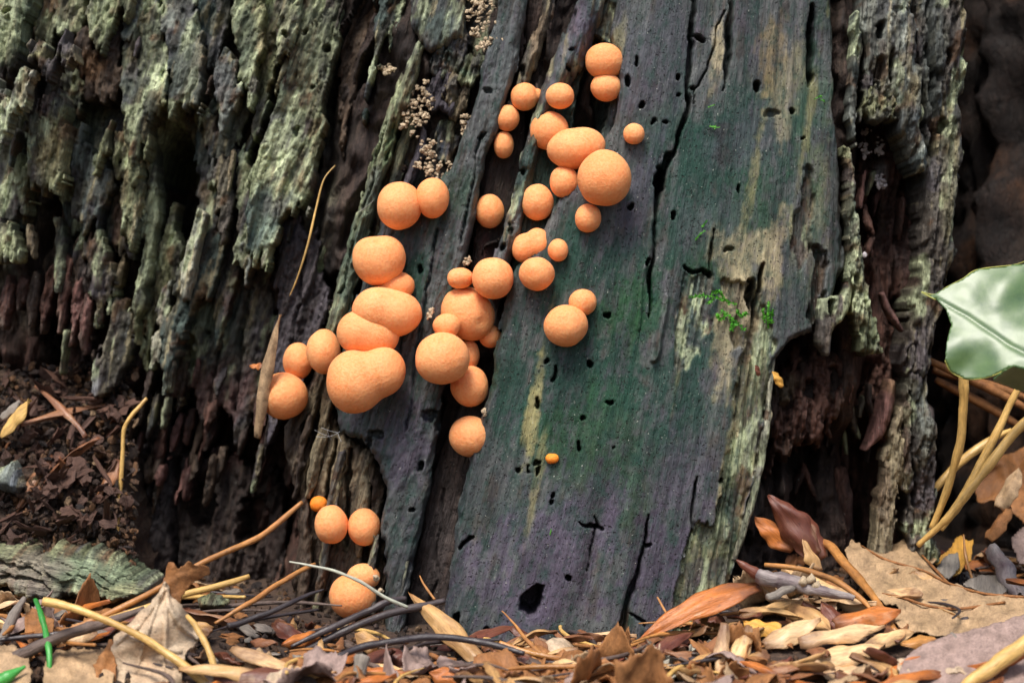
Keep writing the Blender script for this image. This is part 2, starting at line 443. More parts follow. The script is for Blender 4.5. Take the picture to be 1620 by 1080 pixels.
_seed = [0]
FACES = []
def slab(name, poly, Y, thick=.5, step=3.0, tint='gray', amp=1.0, jag=4.0, ew=9, drop=.12, tilt=(0, 0), ops=(), bulge=0.0,
         base=None, mat=None, patch=False, parent=None, uvscale=1.0, label=None, rot=0.0, horiz=False, grow=0.0, fray=0.0):
    """one piece of wood with a worked face, frayed edges and thickness; poly in photograph pixels on the plane Y"""
    _seed[0] += 11; sd = _seed[0]
    if name in ('splinter', 'bark_flake'): bulge *= .45; ew *= .6; drop *= .7
    if base is not None: FACES.append((poly, Y))
    px, py, sdf, q, B = grid_mesh(poly, step, jag, sd, grow=grow, fray=fray)
    u, v = guv(px, py)
    if horiz: u, v = py - .16 * px, px
    ins = -sdf
    cx = (px.min() + px.max()) / 2; cy = (py.min() + py.max()) / 2
    H = np.zeros_like(px)                                    # relief towards the camera, cm
    if rot: H += .16 * fbm(u / 42, v / 170, sd + 31, 2) + .10 * (ridged(u / 30, v / 260, sd + 32, 2) - .3)
    H += amp * (.06 * fbm(u / 60, v / 420, sd, 3) + .035 * fbm(u / 17, v / 170, sd + 1, 3) + .022 * (ridged(u / 7, v / 120, sd + 2, 2) - .3) + .012 * fbm(u / 5, v / 12, sd + 3, 2))
    dpx = px + 5 * fbm(px / 25, py / 40, sd + 5, 3); dpy = py + 8 * fbm(px / 25, py / 40, sd + 6, 3)
    col = wood_colour(px, py, tint, sd, patch)
    for op in ops:
        k = op[0]
        if k == 'crack':                                     # ('crack', pts, depth)
            d, w = d_line(dpx, dpy, op[1])
            H -= op[2] * sst(1.0, .25, d / w)
        elif k == 'pit':                                     # ('pit', x, y, rx, ry, depth)
            r = np.sqrt(((dpx - op[1]) / op[3]) ** 2 + ((dpy - op[2]) / op[4]) ** 2)
            r = r * 1.2 + .25 * vn(px / 5, py / 7, sd + 41)
            H -= op[5] * sst(1.1, .65, r)
        elif k == 'pitp':                                    # a hole with an outline
            s = sd_poly(px + 2 * vn(px / 6, py / 6, sd), py, op[1])
            H -= op[2] * sst(2.0, -4.0, s)
        elif k == 'recess':                                  # ('recess', poly, depth, tint): the outer layer has come off
            s = sd_poly(px, py, op[1]) + 7 * fbm(u / 9, v / 26, sd + 9, 3)
            m = sst(3, -3, s)
            H -= op[2] * m
            H += m * .09 * (ridged(u / 6, v / 90, sd + 12, 2) - .4)
            c2 = wood_colour(px, py, op[3], sd + 4, False)
            col = col * (1 - m[:, None]) + c2 * m[:, None]
        elif k == 'stain':
            r = np.sqrt(((dpx - op[1]) / op[3]) ** 2 + ((dpy - op[2]) / op[4]) ** 2)
            m = (op[6] * sst(1.1, .4, r + .4 * fbm(u / 20, v / 50, sd + 14, 3)))[:, None]
            col = col * (1 - m) + np.array(op[5]) * m
        elif k == 'ridge':                                   # ('ridge', pts, height)
            d, w = d_line(dpx, dpy, op[1])
            H += op[2] * sst(1.0, .0, d / w)
    if rot:                                                  # worm-eaten, crumbling surface
        w_ = 5 * fbm(px / 22, py / 40, sd + 21, 3)
        H -= rot * sst(.10, .5, fbm((u + w_) / 8, v / 75, sd + 22, 4)) + rot * .7 * sst(.32, .5, fbm((u + w_) / 6, v / 20, sd + 23, 2))
        H += rot * .30 * (ridged((u + w_) / 3.6, v / 70, sd + 25, 2) - .3) + rot * .25 * fbm(u / 3.5, v / 9, sd + 26, 2)
        H += rot * .9 * (ridged((u + w_) / 13, v / 190, sd + 24, 3) - .3)
    e = np.clip(1 - ins / ew, 0, 1)
    Yv = Y - H + drop * e * e + tilt[0] * (px - cx) / 100 + tilt[1] * (py - cy) / 100
    if bulge: Yv -= bulge * sst(0, 1, np.clip(ins / max(6.0, ins.max()), 0, 1))
    if base is not None: Yv = Yv + base(px, py)
    X = PX(px, Y); Z = PZ(py, Y)
    V = np.stack([X, Yv, Z], 1)
    gr = np.stack([u / 100 * uvscale, v / 100 * uvscale, Yv + sd], 1)
    n = len(V)
    bv = np.unique(B); m1 = np.full(n, -1); m1[bv] = n + np.arange(len(bv)); m2 = np.full(n, -1); m2[bv] = n + len(bv) + np.arange(len(bv))
    Vb = V[bv].copy(); Vc = V[bv].copy(); Vc[:, 1] += thick
    side = np.stack([B[:, 1], B[:, 0], B[:, 0], B[:, 1]], 1)
    side = np.stack([m1[B[:, 1]], m1[B[:, 0]], m2[B[:, 0]], m2[B[:, 1]]], 1)
    V = np.concatenate([V, Vb, Vc]); q = np.concatenate([q, side])
    gs = gr[bv].copy(); gs2 = gs.copy(); gs2[:, 0] += thick * .5
    gr = np.concatenate([gr, gs, gs2]); col = np.concatenate([col, col[bv], col[bv] * .9])
    me = make_mesh(name, V, q[:, ::-1].copy(), mat or M_WOOD, True, col, gr)
    o = new_obj(name, me, parent if parent is not None else stump)
    if label: o['label'] = label
    return o

def strip_poly(pts):
    """outline of a strip from (x, y, halfwidth) along its middle"""
    L, R = [], []
    for i, (x, y, w) in enumerate(pts):
        x0, y0, _ = pts[max(0, i - 1)]; x1, y1, _ = pts[min(len(pts) - 1, i + 1)]
        dx, dy = x1 - x0, y1 - y0; l = math.hypot(dx, dy) or 1
        nx, ny = -dy / l, dx / l
        L.append((x + nx * w, y + ny * w)); R.append((x - nx * w, y - ny * w))
    return L + R[::-1]

def face_base(px, py):
    """the overall shape of the stump's face: leans back, turns away to both sides"""
    x = (px - 960) / 100
    return .075 * (1000 - py) / 100 + np.where(x < 0, .045, .03) * x * x
def YF(px, py): return float(face_base(np.array(float(px)), np.array(float(py))))

# --- heartwood: the rotten mass behind all the loose pieces
def core_Y(px, py):
    y = np.interp(px, [-300, 380, 500, 600, 720, 900, 1330, 1360, 1450, 1500, 1560], [4.6, 4.4, 3.4, 2.0, 1.7, 1.6, 1.8, 3.0, 3.1, 2.4, 3.2])
    y = y - .45 * sst(520, 400, py) * sst(520, 440, px)
    y = y + 1.6 * sst(560, 760, py) * sst(480, 300, px)            # the lower wall is undercut
    y = y + 1.3 * sst(620, 720, py) * sst(1200, 1260, px) * sst(1440, 1380, px)
    return y
_core_poly = [(-420, 1180), (-420, -330), (1560, -330), (1545, 60), (1525, 250), (1512, 360), (1492, 480), (1478, 600), (1476, 760), (1460, 900), (1450, 1180)]
def build_core():
    px, py, sdf, q, B = grid_mesh(_core_poly, 4.0, 6, 5)
    u, v = guv(px, py)
    w = 26 * fbm(u / 70, v / 90, 401, 3)
    H = .42 * (ridged((u + w) / 55, v / 330, 411, 2) - .2) + .14 * (ridged((u + w) / 17, v / 160, 412, 3) - .2) + .05 * fbm(u / 7, v / 36, 413, 3)
    H += .35 * fbm(px / 90, py / 70, 414, 3)
    cav = sst(.30, .5, fbm(u / 34, v / 120, 415, 3))
    H -= .8 * cav
    r = np.sqrt(((px - 267) / 36) ** 2 + ((py - 300) / 95) ** 2); H -= 3.2 * sst(1.15, .8, r + .12 * fbm(px / 20, py / 30, 3, 2))
    e = np.clip(1 + sdf / 60, 0, 1)
    Yv = core_Y(px, py) - H + 1.6 * e * e
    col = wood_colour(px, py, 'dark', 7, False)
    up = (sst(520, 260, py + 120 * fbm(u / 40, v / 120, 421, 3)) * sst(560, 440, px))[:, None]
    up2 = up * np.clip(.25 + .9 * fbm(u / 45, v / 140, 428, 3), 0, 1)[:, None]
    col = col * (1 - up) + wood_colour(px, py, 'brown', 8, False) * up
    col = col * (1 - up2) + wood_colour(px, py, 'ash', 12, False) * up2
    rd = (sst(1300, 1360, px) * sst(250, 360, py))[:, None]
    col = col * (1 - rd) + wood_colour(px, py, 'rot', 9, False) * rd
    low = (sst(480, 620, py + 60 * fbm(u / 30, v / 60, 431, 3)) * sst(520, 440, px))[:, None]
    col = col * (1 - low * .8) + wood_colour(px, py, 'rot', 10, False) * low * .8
    V = np.stack([PX(px, 3.2), Yv, PZ(py, 3.2)], 1)
    gr = np.stack([u / 100, v / 100, Yv], 1)
    n = len(V); bv = np.unique(B); m2 = np.full(n, -1); m2[bv] = n + np.arange(len(bv))
    Vc = V[bv].copy(); Vc[:, 1] = 15 + 0 * Vc[:, 1]
    side = np.stack([B[:, 1], B[:, 0], m2[B[:, 0]], m2[B[:, 1]]], 1)
    V = np.concatenate([V, Vc]); q = np.concatenate([q, side])
    gr = np.concatenate([gr, gr[bv] + np.array([.1, 0, 3])]); col = np.concatenate([col, col[bv]])
    me = make_mesh('heartwood', V, q[:, ::-1].copy(), M_ROT, True, col, gr)
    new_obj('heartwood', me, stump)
build_core()

# --- the broad face plate that carries most of the fruit bodies
slab('face_plate', [(700, 1040), (703, 985), (708, 930), (722, 830), (742, 738), (764, 655), (778, 605), (786, 545), (796, 478), (815, 425), (850, 385), (875, 330), (915, 275), (950, 235), (972, 190),
                    (985, 120), (974, 50), (985, -60), (1338, -60), (1340, 60), (1343, 200), (1348, 320), (1352, 420), (1330, 470), (1300, 520), (1262, 540), (1232, 575), (1222, 620), (1215, 680), (1200, 745), (1184, 815), (1166, 880), (1150, 950), (1140, 1040)],
     0.0, .9, 2.0, 'gray', .42, 5, 10, .16, base=face_base, patch=True, mat=M_FACE, ops=[
     ('crack', [(1108, -60, 5), (1103, 60, 6), (1096, 120, 5), (1090, 185, 4), (1070, 230, 4), (1052, 262, 7), (1045, 300, 8), (1040, 345, 4), (1036, 400, 4), (1034, 450, 4), (1030, 500, 1)], .55),
     ('pit', 1046, 280, 12, 26, .9), ('crack', [(1165, -60, 4), (1163, 50, 6), (1158, 105, 5), (1152, 130, 2)], .5), ('crack', [(1152, 0, 2), (1138, 60, 3), (1120, 110, 2), (1100, 150, 1)], .2),
     ('crack', [(1302, -10, 5), (1300, 60, 9), (1295, 105, 7), (1292, 120, 2)], .6), ('crack', [(1345, -60, 10), (1342, 120, 9), (1346, 240, 5), (1350, 300, 2)], .7),
     ('recess', [(1180, 560), (1200, 470), (1212, 455), (1230, 540), (1225, 620), (1212, 690), (1196, 760), (1180, 830), (1160, 900), (1146, 1040), (1060, 1040), (1066, 960), (1078, 900), (1092, 860), (1104, 830), (1134, 832), (1146, 760), (1160, 690), (1168, 620)], .14, 'olive'),
     ('recess', [(1168, 500), (1150, 446), (1160, 440), (1196, 442), (1210, 520), (1190, 560), (1160, 540)], .12, 'tan'),
     ('recess', [(1284, 300), (1292, 250), (1300, 260), (1300, 330), (1290, 400), (1272, 420), (1262, 380), (1270, 330)], .16, 'graybrown'),
     ('recess', [(1300, 385), (1318, 395), (1316, 470), (1300, 520), (1290, 500), (1302, 430)], .25, 'brown'),
     ('pit', 1195, 463, 9, 26, .6), ('pit', 1211, 440, 5, 24, .45), ('crack', [(1215, 420, 4), (1206, 470, 6), (1200, 520, 3)], .4),
     ('crack', [(1086, 423, 4), (1100, 430, 4), (1120, 425, 4), (1132, 430, 4)], .3), ('crack', [(1136, 360, 2), (1133, 400, 4), (1131, 432, 3)], .25),
     ('recess', [(1090, 432), (1130, 430), (1134, 500), (1110, 560), (1070, 600), (1072, 520)], .07, 'teal'),
     ('ridge', [(1058, 470, 6), (1048, 520, 9), (1036, 562, 7)], .14), ('ridge', [(1030, 340, 8), (1022, 420, 8), (1012, 520, 5)], .05),
     ('crack', [(1022, 820, 2), (1018, 880, 3), (1004, 920, 4), (990, 970, 9), (980, 1020, 10)], .35), ('crack', [(1000, 975, 3), (1018, 985, 4), (1020, 990, 2)], .3), ('stain', 990, 990, 14, 30, (.06, .035, .02), .8),
     ('crack', [(1104, 760, 2), (1098, 800, 3), (1092, 850, 3), (1088, 880, 2)], .3), ('crack', [(916, 823, 2), (938, 834, 4), (952, 842, 3)], .35), ('crack', [(940, 838, 3), (935, 870, 2), (930, 905, 1)], .18),
     ('crack', [(940, 815, 1), (945, 838, 3)], .2),
     ('pitp', [(822, 948), (832, 938), (848, 926), (860, 927), (858, 950), (848, 974), (836, 976), (824, 966)], 1.1),
     ('pit', 904, 918, 7, 6, .6), ('pit', 771, 999, 7, 7, .5), ('pit', 722, 985, 6, 9, .5), ('crack', [(724, 868, 3), (732, 858, 5), (745, 853, 5), (752, 850, 2)], .4), ('pit', 1025, 868, 6, 5, .4),
     ('pit', 919, 706, 6, 7, .4), ('pit', 935, 575, 5, 7, .4), ('pit', 963, 637, 5, 4, .3), ('pit', 925, 664, 5, 5, .25), ('pit', 1146, 760, 4, 5, .4), ('pit', 873, 800, 4, 5, .35), ('pit', 875, 788, 3, 5, .3),
     ('pit', 848, 730, 6, 5, .35), ('pit', 836, 745, 5, 5, .35), ('pit', 820, 746, 5, 5, .35), ('pit', 852, 742, 4, 9, .35), ('pit', 834, 738, 3, 8, .3),
     ('pit', 868, 573, 6, 4, .3), ('crack', [(880, 582, 3), (874, 596, 4), (868, 606, 2)], .3), ('pit', 855, 645, 4, 14, .35), ('pit', 1207, 122, 6, 8, .5), ('pit', 1073, 336, 5, 11, .5), ('pit', 1026, 407, 4, 9, .4), ('pit', 1001, 320, 6, 6, .35),
     ('pit', 1078, 108, 6, 5, .4), ('pit', 1077, 140, 5, 5, .4), ('pit', 1114, 47, 7, 7, .4), ('pit', 1059, 185, 5, 4, .4), ('pit', 1040, 185, 6, 5, .35), ('pit', 1104, 132, 4, 4, .3), ('pit', 1266, 160, 6, 6, .35), ('pit', 1231, 172, 12, 9, .12), ('pit', 1284, 205, 4, 4, .35), ('pit', 1178, 297, 3, 6, .3), ('pit', 963, 495, 6, 7, .35),
     ('pit', 1159, 388, 9, 6, .2), ('pit', 1000, 120, 6, 12, .4), ('pit', 1018, 160, 5, 7, .35), ('pit', 1010, 90, 5, 10, .35), ('pit', 975, 730 - 20, 3, 3, .2)])

slab('wood_strip', strip_poly([(1232, 552, 3), (1227, 600, 6), (1221, 660, 6), (1208, 735, 7), (1194, 800, 7), (1178, 850, 6), (1164, 890, 4)]), .12, .5, 1.8, 'pale', 1.2, 3, 4, .1, base=face_base, label='pale green weathered lip along the stump edge')

# --- inner planks between the ridges (lower layer)
slab('wood_plank', [(812, 440), (806, 400), (818, 330), (838, 250), (862, 180), (898, 118), (935, 40), (955, -60), (1010, -60), (1010, 320), (910, 440)], .42, .8, 2.5, 'teal', 1.2, 4, base=face_base, patch=True,
     ops=[('pitp', [(925, 110), (946, 45), (966, 60), (972, 120), (960, 190), (938, 240), (905, 215), (912, 160)], .9), ('pit', 905, 60, 12, 50, .8), ('recess', [(960, -20), (985, 0), (980, 60), (962, 50)], .05, 'olive'), ('ridge', [(962, 60, 8), (930, 140, 10), (900, 200, 10), (880, 240, 4)], .3)])
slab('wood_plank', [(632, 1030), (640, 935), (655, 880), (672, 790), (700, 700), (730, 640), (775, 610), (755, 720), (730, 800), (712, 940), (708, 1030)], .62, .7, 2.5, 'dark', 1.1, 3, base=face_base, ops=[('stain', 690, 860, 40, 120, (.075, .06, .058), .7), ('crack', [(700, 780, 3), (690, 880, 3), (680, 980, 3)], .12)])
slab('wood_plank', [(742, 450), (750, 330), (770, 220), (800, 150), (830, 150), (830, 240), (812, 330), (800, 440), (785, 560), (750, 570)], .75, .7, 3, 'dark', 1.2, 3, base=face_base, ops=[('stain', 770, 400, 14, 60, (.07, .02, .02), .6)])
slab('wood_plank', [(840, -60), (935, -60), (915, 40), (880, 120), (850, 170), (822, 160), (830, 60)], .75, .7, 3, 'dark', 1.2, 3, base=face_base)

# --- ridges
slab('wood_strip', strip_poly([(950, -60, 22), (930, 20, 24), (902, 85, 25), (872, 140, 19), (850, 185, 13), (838, 240, 12), (823, 310, 13), (806, 370, 16), (790, 420, 15), (782, 455, 6)]), .12, .8, 2.2, 'gray', 1.6, 5, 11, .2, mat=M_FACE, base=face_base, bulge=.2,
     ops=[('stain', 920, 40, 40, 90, PUR, .7), ('stain', 836, 260, 20, 60, ALG, .6), ('pit', 905, 70, 8, 5, .25), ('pit', 898, 100, 5, 6, .25), ('pit', 832, 262, 6, 9, .3), ('pit', 806, 352, 7, 10, .3), ('pit', 796, 392, 6, 9, .3), ('pit', 912, 12, 6, 8, .3)])
slab('wood_strip', strip_poly([(880, -60, 10), (866, 10, 12), (846, 70, 10), (828, 110, 12), (815, 150, 10), (800, 180, 5)]), .3, .7, 2.2, 'graybrown', 2, 5, 7, .15, base=face_base, bulge=.12, ops=[('stain', 850, 40, 20, 60, (.22, .16, .10), .8), ('pit', 826, 100, 6, 9, .3), ('pit', 824, 66, 5, 10, .3)])
slab('wood_plate', [(795, -60), (838, -60), (832, 10), (822, 60), (818, 100), (796, 160), (775, 220), (758, 290), (748, 350), (736, 400), (728, 470), (716, 540), (702, 600), (694, 660), (686, 720), (678, 790), (666, 840), (650, 900), (640, 960), (634, 1040), (600, 1040), (606, 930), (600, 850), (606, 780), (588, 724), (560, 700), (530, 690),
                    (520, 640), (528, 560), (556, 470), (580, 400), (598, 330), (640, 300), (690, 280), (712, 250), (735, 190), (756, 130), (765, 80), (782, 20)],
     .05, .8, 2.2, 'gray', 1.3, 5, 11, .18, mat=M_FACE, base=face_base, patch=True, ops=[
     ('crack', [(600, 390, 3), (588, 450, 4), (570, 530, 3)], .2), ('crack', [(640, 430, 3), (625, 560, 3)], .1), ('crack', [(690, 360, 3), (672, 460, 3), (650, 590, 4), (640, 680, 3)], .16), ('pit', 680, 655, 18, 12, .3), ('pit', 695, 672, 8, 22, .4), ('pit', 665, 738, 6, 12, .3), ('pit', 650, 815, 6, 4, .3),
     ('pit', 660, 420, 6, 7, .3), ('pit', 640, 452, 5, 6, .25), ('pit', 590, 690, 14, 10, .3), ('pit', 578, 706, 8, 12, .3), ('crack', [(760, 200, 3), (742, 300, 3), (728, 380, 3)], .14), ('stain', 790, 80, 30, 130, (.10, .115, .118), .6), ('pit', 772, 132, 9, 5, .15), ('pit', 762, 205, 9, 5, .18)])
slab('wood_strip', strip_poly([(668, 30, 3), (655, 60, 9), (640, 110, 14), (622, 150, 15), (606, 190, 13), (590, 250, 15), (572, 310, 14), (556, 370, 17), (541, 430, 18), (526, 490, 18), (512, 540, 14), (500, 590, 5)]), .22, .9, 2.2, 'lichen', 2.0, 6, 9, .2, base=face_base, bulge=.22,
     ops=[('stain', 545, 430, 60, 130, (.055, .095, .075), .85), ('stain', 585, 300, 30, 70, (.11, .15, .10), .5), ('crack', [(600, 180, 2), (580, 270, 3), (552, 370, 3), (530, 460, 3)], .2)], label='pale green lichen covered wood ridge')
slab('wood_strip', strip_poly([(650, 110, 4), (645, 140, 9), (638, 190, 10), (622, 240, 11), (615, 300, 12), (600, 350, 10), (588, 400, 4)]), .5, .7, 2.2, 'graybrown', 2.0, 5, 7, .15, base=face_base, bulge=.12, ops=[('stain', 632, 180, 30, 70, (.30, .32, .18), .7), ('stain', 606, 320, 20, 60, ALG, .4)])
slab('wood_strip', strip_poly([(668, 190, 4), (660, 230, 8), (645, 270, 9), (632, 300, 7), (622, 330, 3)]), .55, .6, 2.2, 'purple', 1.8, 4, 7, .15, base=face_base, bulge=.1)

# --- flaking plates near the top of the ridges
slab('wood_plate', [(640, -60), (735, -60), (732, 10), (728, 40), (706, 56), (690, 66), (672, 62), (655, 50), (645, 20)], .1, .6, 2.2, 'gray', 1.6, 5, 10, .2, base=face_base, bulge=.15, ops=[('stain', 690, 30, 50, 40, (.11, .15, .13), .7)])
slab('bark_flake', [(688, 60), (716, 46), (728, 20), (732, 50), (726, 80), (716, 100), (706, 110), (690, 104), (680, 84)], .32, .6, 2.2, 'gray', 1.4, 8, 7, .12, base=face_base, ops=[('stain', 710, 80, 20, 20, ALG2, .4)], grow=7, rot=.10)
slab('bark_flake', [(738, 74), (758, 80), (752, 100), (744, 112), (722, 114), (718, 102), (728, 86)], .2, .4, 2.0, 'olive', 1.0, 8, 6, .1, base=face_base, bulge=.02, ops=[('stain', 735, 100, 16, 14, (.10, .16, .11), .7)], grow=7, rot=.10)
slab('bark_flake', [(690, 104), (705, 106), (702, 150), (706, 162), (698, 156), (690, 148), (682, 160), (676, 140), (682, 120)], .36, .5, 2.0, 'purple', 1.0, 8, 6, .12, base=face_base, bulge=.02, grow=7, rot=.10)
slab('bark_flake', [(704, 106), (722, 112), (740, 116), (738, 140), (732, 162), (722, 168), (712, 170), (704, 150)], .4, .5, 2.0, 'tan', .9, 8, 6, .12, base=face_base, bulge=.02, ops=[('stain', 715, 125, 14, 16, (.12, .12, .12), .6), ('pit', 701, 140, 4, 9, .5)], grow=7, rot=.10)
slab('bark_flake', [(698, 184), (716, 182), (710, 220), (706, 240), (694, 238), (692, 215)], .55, .5, 2.2, 'gray', 1.0, 8, 6, .12, base=face_base, ops=[('stain', 702, 225, 14, 14, (.05, .06, .10), .6)], grow=7, rot=.10)
slab('wood_plank', [(600, -60), (800, -60), (775, 60), (745, 180), (700, 300), (620, 420), (570, 480), (560, 420), (600, 260), (640, 100)], 1.0, .7, 3, 'graybrown', 2.2, 4, base=face_base, ops=[('stain', 700, 200, 60, 100, (.05, .04, .035), .7), ('pit', 735, 170, 14, 40, .6), ('pit', 610, 200, 20, 60, .6)])

# --- lower wedge of frayed brown wood under the fruit bodies
slab('wood_plate', [(500, 560), (520, 610), (524, 690), (560, 706), (588, 726), (604, 780), (600, 850), (606, 930), (602, 1040), (452, 1040), (448, 940), (456, 860), (450, 790), (432, 720), (428, 680), (455, 640), (480, 600)],
     .5, .9, 2.2, 'brown', 2.6, 6, 12, .25, base=face_base, ops=[('stain', 520, 740, 70, 70, (.34, .27, .17), .8), ('stain', 500, 640, 30, 60, (.16, .13, .08), .8), ('stain', 560, 850, 60, 100, (.10, .085, .055), .6),
     ('crack', [(548, 720, 5), (540, 790, 6), (538, 880, 5)], .5), ('crack', [(500, 640, 4), (480, 720, 5), (474, 830, 4)], .45), ('crack', [(520, 700, 3), (508, 800, 5), (500, 950, 5)], .45), ('crack', [(580, 770, 4), (572, 860, 7), (570, 940, 5)], .5), ('pit', 530, 745, 7, 16, .5), ('pit', 562, 690, 16, 8, .4), ('pit', 470, 690, 8, 20, .5)])
for pts, tint in [([(512, 590, 3), (506, 640, 9), (494, 700, 10), (482, 760, 9), (474, 800, 4)], 'tan'), ([(478, 660, 3), (466, 700, 8), (458, 750, 7), (450, 800, 3)], 'brown'), ([(530, 720, 4), (522, 780, 9), (510, 850, 8), (500, 920, 9), (490, 990, 6)], 'graybrown'),
                  ([(575, 735, 5), (568, 790, 9), (562, 850, 8), (560, 890, 3)], 'tan'), ([(468, 800, 3), (474, 860, 9), (470, 930, 10), (462, 1000, 8)], 'brown'), ([(590, 850, 4), (584, 900, 8), (580, 980, 8)], 'graybrown')]:
    slab('splinter', strip_poly(pts), .3, .5, 2.2, tint, 2.4, 4, 6, .14, base=face_base, bulge=.12)
slab('splinter', strip_poly([(657, 812, 2), (648, 850, 3), (640, 900, 3), (632, 945, 1.5)]), .05, .15, 1.6, 'pale', .6, .6, 3, .04, base=face_base)

# --- pieces of the rotten wall beside the face (photograph's top, then down)
def flake(poly, Y, tint, **kw):
    a = dict(thick=.8, step=2.2, amp=1.3, jag=8, ew=5, drop=.10, bulge=.22, tilt=(0, -.12), mat=None, rot=.075, fray=34)
    a.update(kw)
    a['bulge'] *= .35
    if a.get('name') == 'splinter': a['rot'] = .06; a['fray'] = 12
    nm = a.pop('name', 'bark_flake')
    return slab(nm, poly, Y, tint=tint, **a)
flake([(447, -60), (530, -60), (536, 50), (522, 110), (506, 150), (511, 190), (497, 240), (486, 318), (472, 326), (452, 330), (446, 355), (428, 398), (407, 415), (390, 392), (394, 320), (400, 260), (415, 210), (440, 140), (452, 90), (446, 40)], 2.3, 'lichen', ops=[('stain', 420, 350, 50, 70, (.10, .15, .135), .8), ('stain', 500, 60, 50, 60, (.12, .13, .08), .5), ('pit', 514, 68, 9, 8, .35), ('pit', 486, 50, 6, 8, .3), ('pit', 470, 210, 7, 9, .25), ('pit', 492, 138, 6, 5, .25), ('stain', 440, 330, 20, 30, (.13, .12, .12), .6)])
flake([(446, -60), (478, -60), (474, 40), (466, 74), (446, 90), (436, 82), (442, 40)], 2.0, 'lichen', thick=.6, ops=[('pit', 452, 54, 6, 9, .3)])
flake([(538, -60), (600, -60), (590, 30), (570, 120), (556, 180), (545, 260), (536, 180), (540, 100), (546, 40)], 2.9, 'brown', ops=[('stain', 590, 20, 30, 60, (.12, .06, .025), .6)])
flake([(596, -60), (640, -60), (636, 30), (606, 70), (590, 130), (578, 180), (580, 110), (596, 50)], 1.7, 'teal', amp=1.8)
flake([(247, -60), (300, -60), (306, 30), (322, 80), (321, 140), (312, 168), (268, 178), (264, 110), (256, 40)], 2.5, 'ash', ops=[('stain', 300, 120, 30, 60, (.13, .15, .12), .7)])
flake([(336, 90), (352, 66), (368, 100), (378, 145), (366, 170), (352, 198), (340, 170), (333, 130)], 2.2, 'ash', bulge=.2, ops=[('stain', 352, 130, 14, 30, (.16, .165, .16), .6)])
flake([(364, -60), (416, -60), (412, 60), (408, 130), (396, 178), (386, 130), (372, 80)], 2.5, 'olive', ops=[('stain', 385, 60, 20, 60, (.12, .16, .11), .6)])
flake([(300, -60), (366, -60), (362, 30), (346, 70), (330, 110), (318, 60)], 3.0, 'teal')
flake([(-60, -60), (48, -60), (52, 22), (34, 70), (16, 104), (-10, 140), (-60, 150)], 2.2, 'lichen', ops=[('stain', 10, 60, 30, 40, (.33, .37, .22), .6), ('pit', 10, 18, 9, 7, .3)])
flake([(-40, 160), (0, 140), (30, 122), (52, 108), (55, 122), (44, 150), (24, 182), (0, 204), (-40, 220)], 1.5, 'pale', thick=.5, amp=1.0, tilt=(-.3, -.3))
flake([(60, 160), (84, 140), (98, 152), (104, 220), (100, 272), (84, 296), (72, 318), (60, 290), (44, 262), (40, 210), (48, 180)], 2.2, 'olive', ops=[('stain', 80, 250, 26, 60, (.26, .235, .12), .7)])
flake([(40, 92), (58, 80), (90, 72), (118, 62), (122, 82), (104, 98), (76, 106), (52, 108)], 1.7, 'graybrown', thick=.6, jag=4, bulge=.35, ops=[('stain', 70, 84, 30, 10, (.25, .25, .12), .6)])
flake([(135, -60), (206, -60), (200, 20), (182, 36), (150, 60), (136, 30)], 2.2, 'lichen')
flake([(50, -60), (132, -60), (128, 30), (104, 60), (70, 66), (52, 40)], 2.7, 'olive')
flake([(84, 300), (95, 160), (130, 140), (188, 150), (232, 200), (236, 300), (234, 392), (200, 400), (170, 402), (150, 450), (130, 400), (112, 370)], 3.3, 'teal', step=3.2, ops=[('stain', 130, 200, 40, 60, (.10, .115, .07), .6), ('pit', 176, 230, 6, 6, .3), ('pit', 196, 254, 8, 6, .3), ('stain', 200, 340, 30, 50, (.14, .07, .04), .6)])
flake([(186, 60), (214, 20), (250, 0), (262, 60), (262, 150), (238, 200), (226, 270), (214, 300), (204, 230), (190, 150)], 2.6, 'olive', ops=[('stain', 200, 140, 24, 40, (.06, .075, .08), .6), ('stain', 210, 90, 20, 40, (.15, .11, .06), .5)])
flake([(120, 60), (186, 30), (190, 110), (176, 150), (140, 150), (122, 110)], 2.6, 'brown', ops=[('stain', 150, 100, 30, 24, (.16, .08, .03), .5)])
flake([(306, 186), (330, 170), (362, 160), (376, 230), (372, 300), (352, 380), (340, 440), (318, 470), (282, 540), (262, 600), (258, 540), (284, 440), (300, 360), (308, 290)], 3.0, 'teal', step=3.2, ops=[('pit', 330, 250, 6, 6, .3), ('pit', 352, 230, 9, 6, .3), ('stain', 322, 300, 14, 30, (.20, .15, .09), .7), ('stain', 320, 230, 16, 30, (.15, .16, .13), .5)])
flake(strip_poly([(228, 190, 8), (232, 260, 9), (236, 340, 8), (230, 420, 10), (218, 480, 8), (206, 540, 4)]), 2.9, 'olive', name='splinter', bulge=.15, ops=[('stain', 226, 260, 12, 40, (.24, .2, .12), .6)])
flake(strip_poly([(318, 330, 6), (310, 370, 9), (300, 420, 9), (292, 476, 5)]), 2.5, 'pale', name='splinter', bulge=.12, thick=.5, jag=4)
flake(strip_poly([(368, 232, 3), (364, 270, 4.5), (360, 312, 2)]), 2.4, 'tan', name='splinter', thick=.2, jag=1, drop=.08, bulge=.05, step=1.8)
flake([(372, 200), (396, 240), (392, 330), (388, 400), (372, 450), (356, 520), (344, 560), (336, 500), (346, 420), (362, 340)], 3.3, 'teal', ops=[('stain', 370, 420, 30, 90, (.06, .04, .035), .6)])
flake([(270, 340), (284, 400), (276, 460), (250, 520), (232, 600), (218, 560), (232, 470), (250, 400)], 3.4, 'olive', ops=[('stain', 250, 460, 20, 60, (.12, .10, .05), .6)])
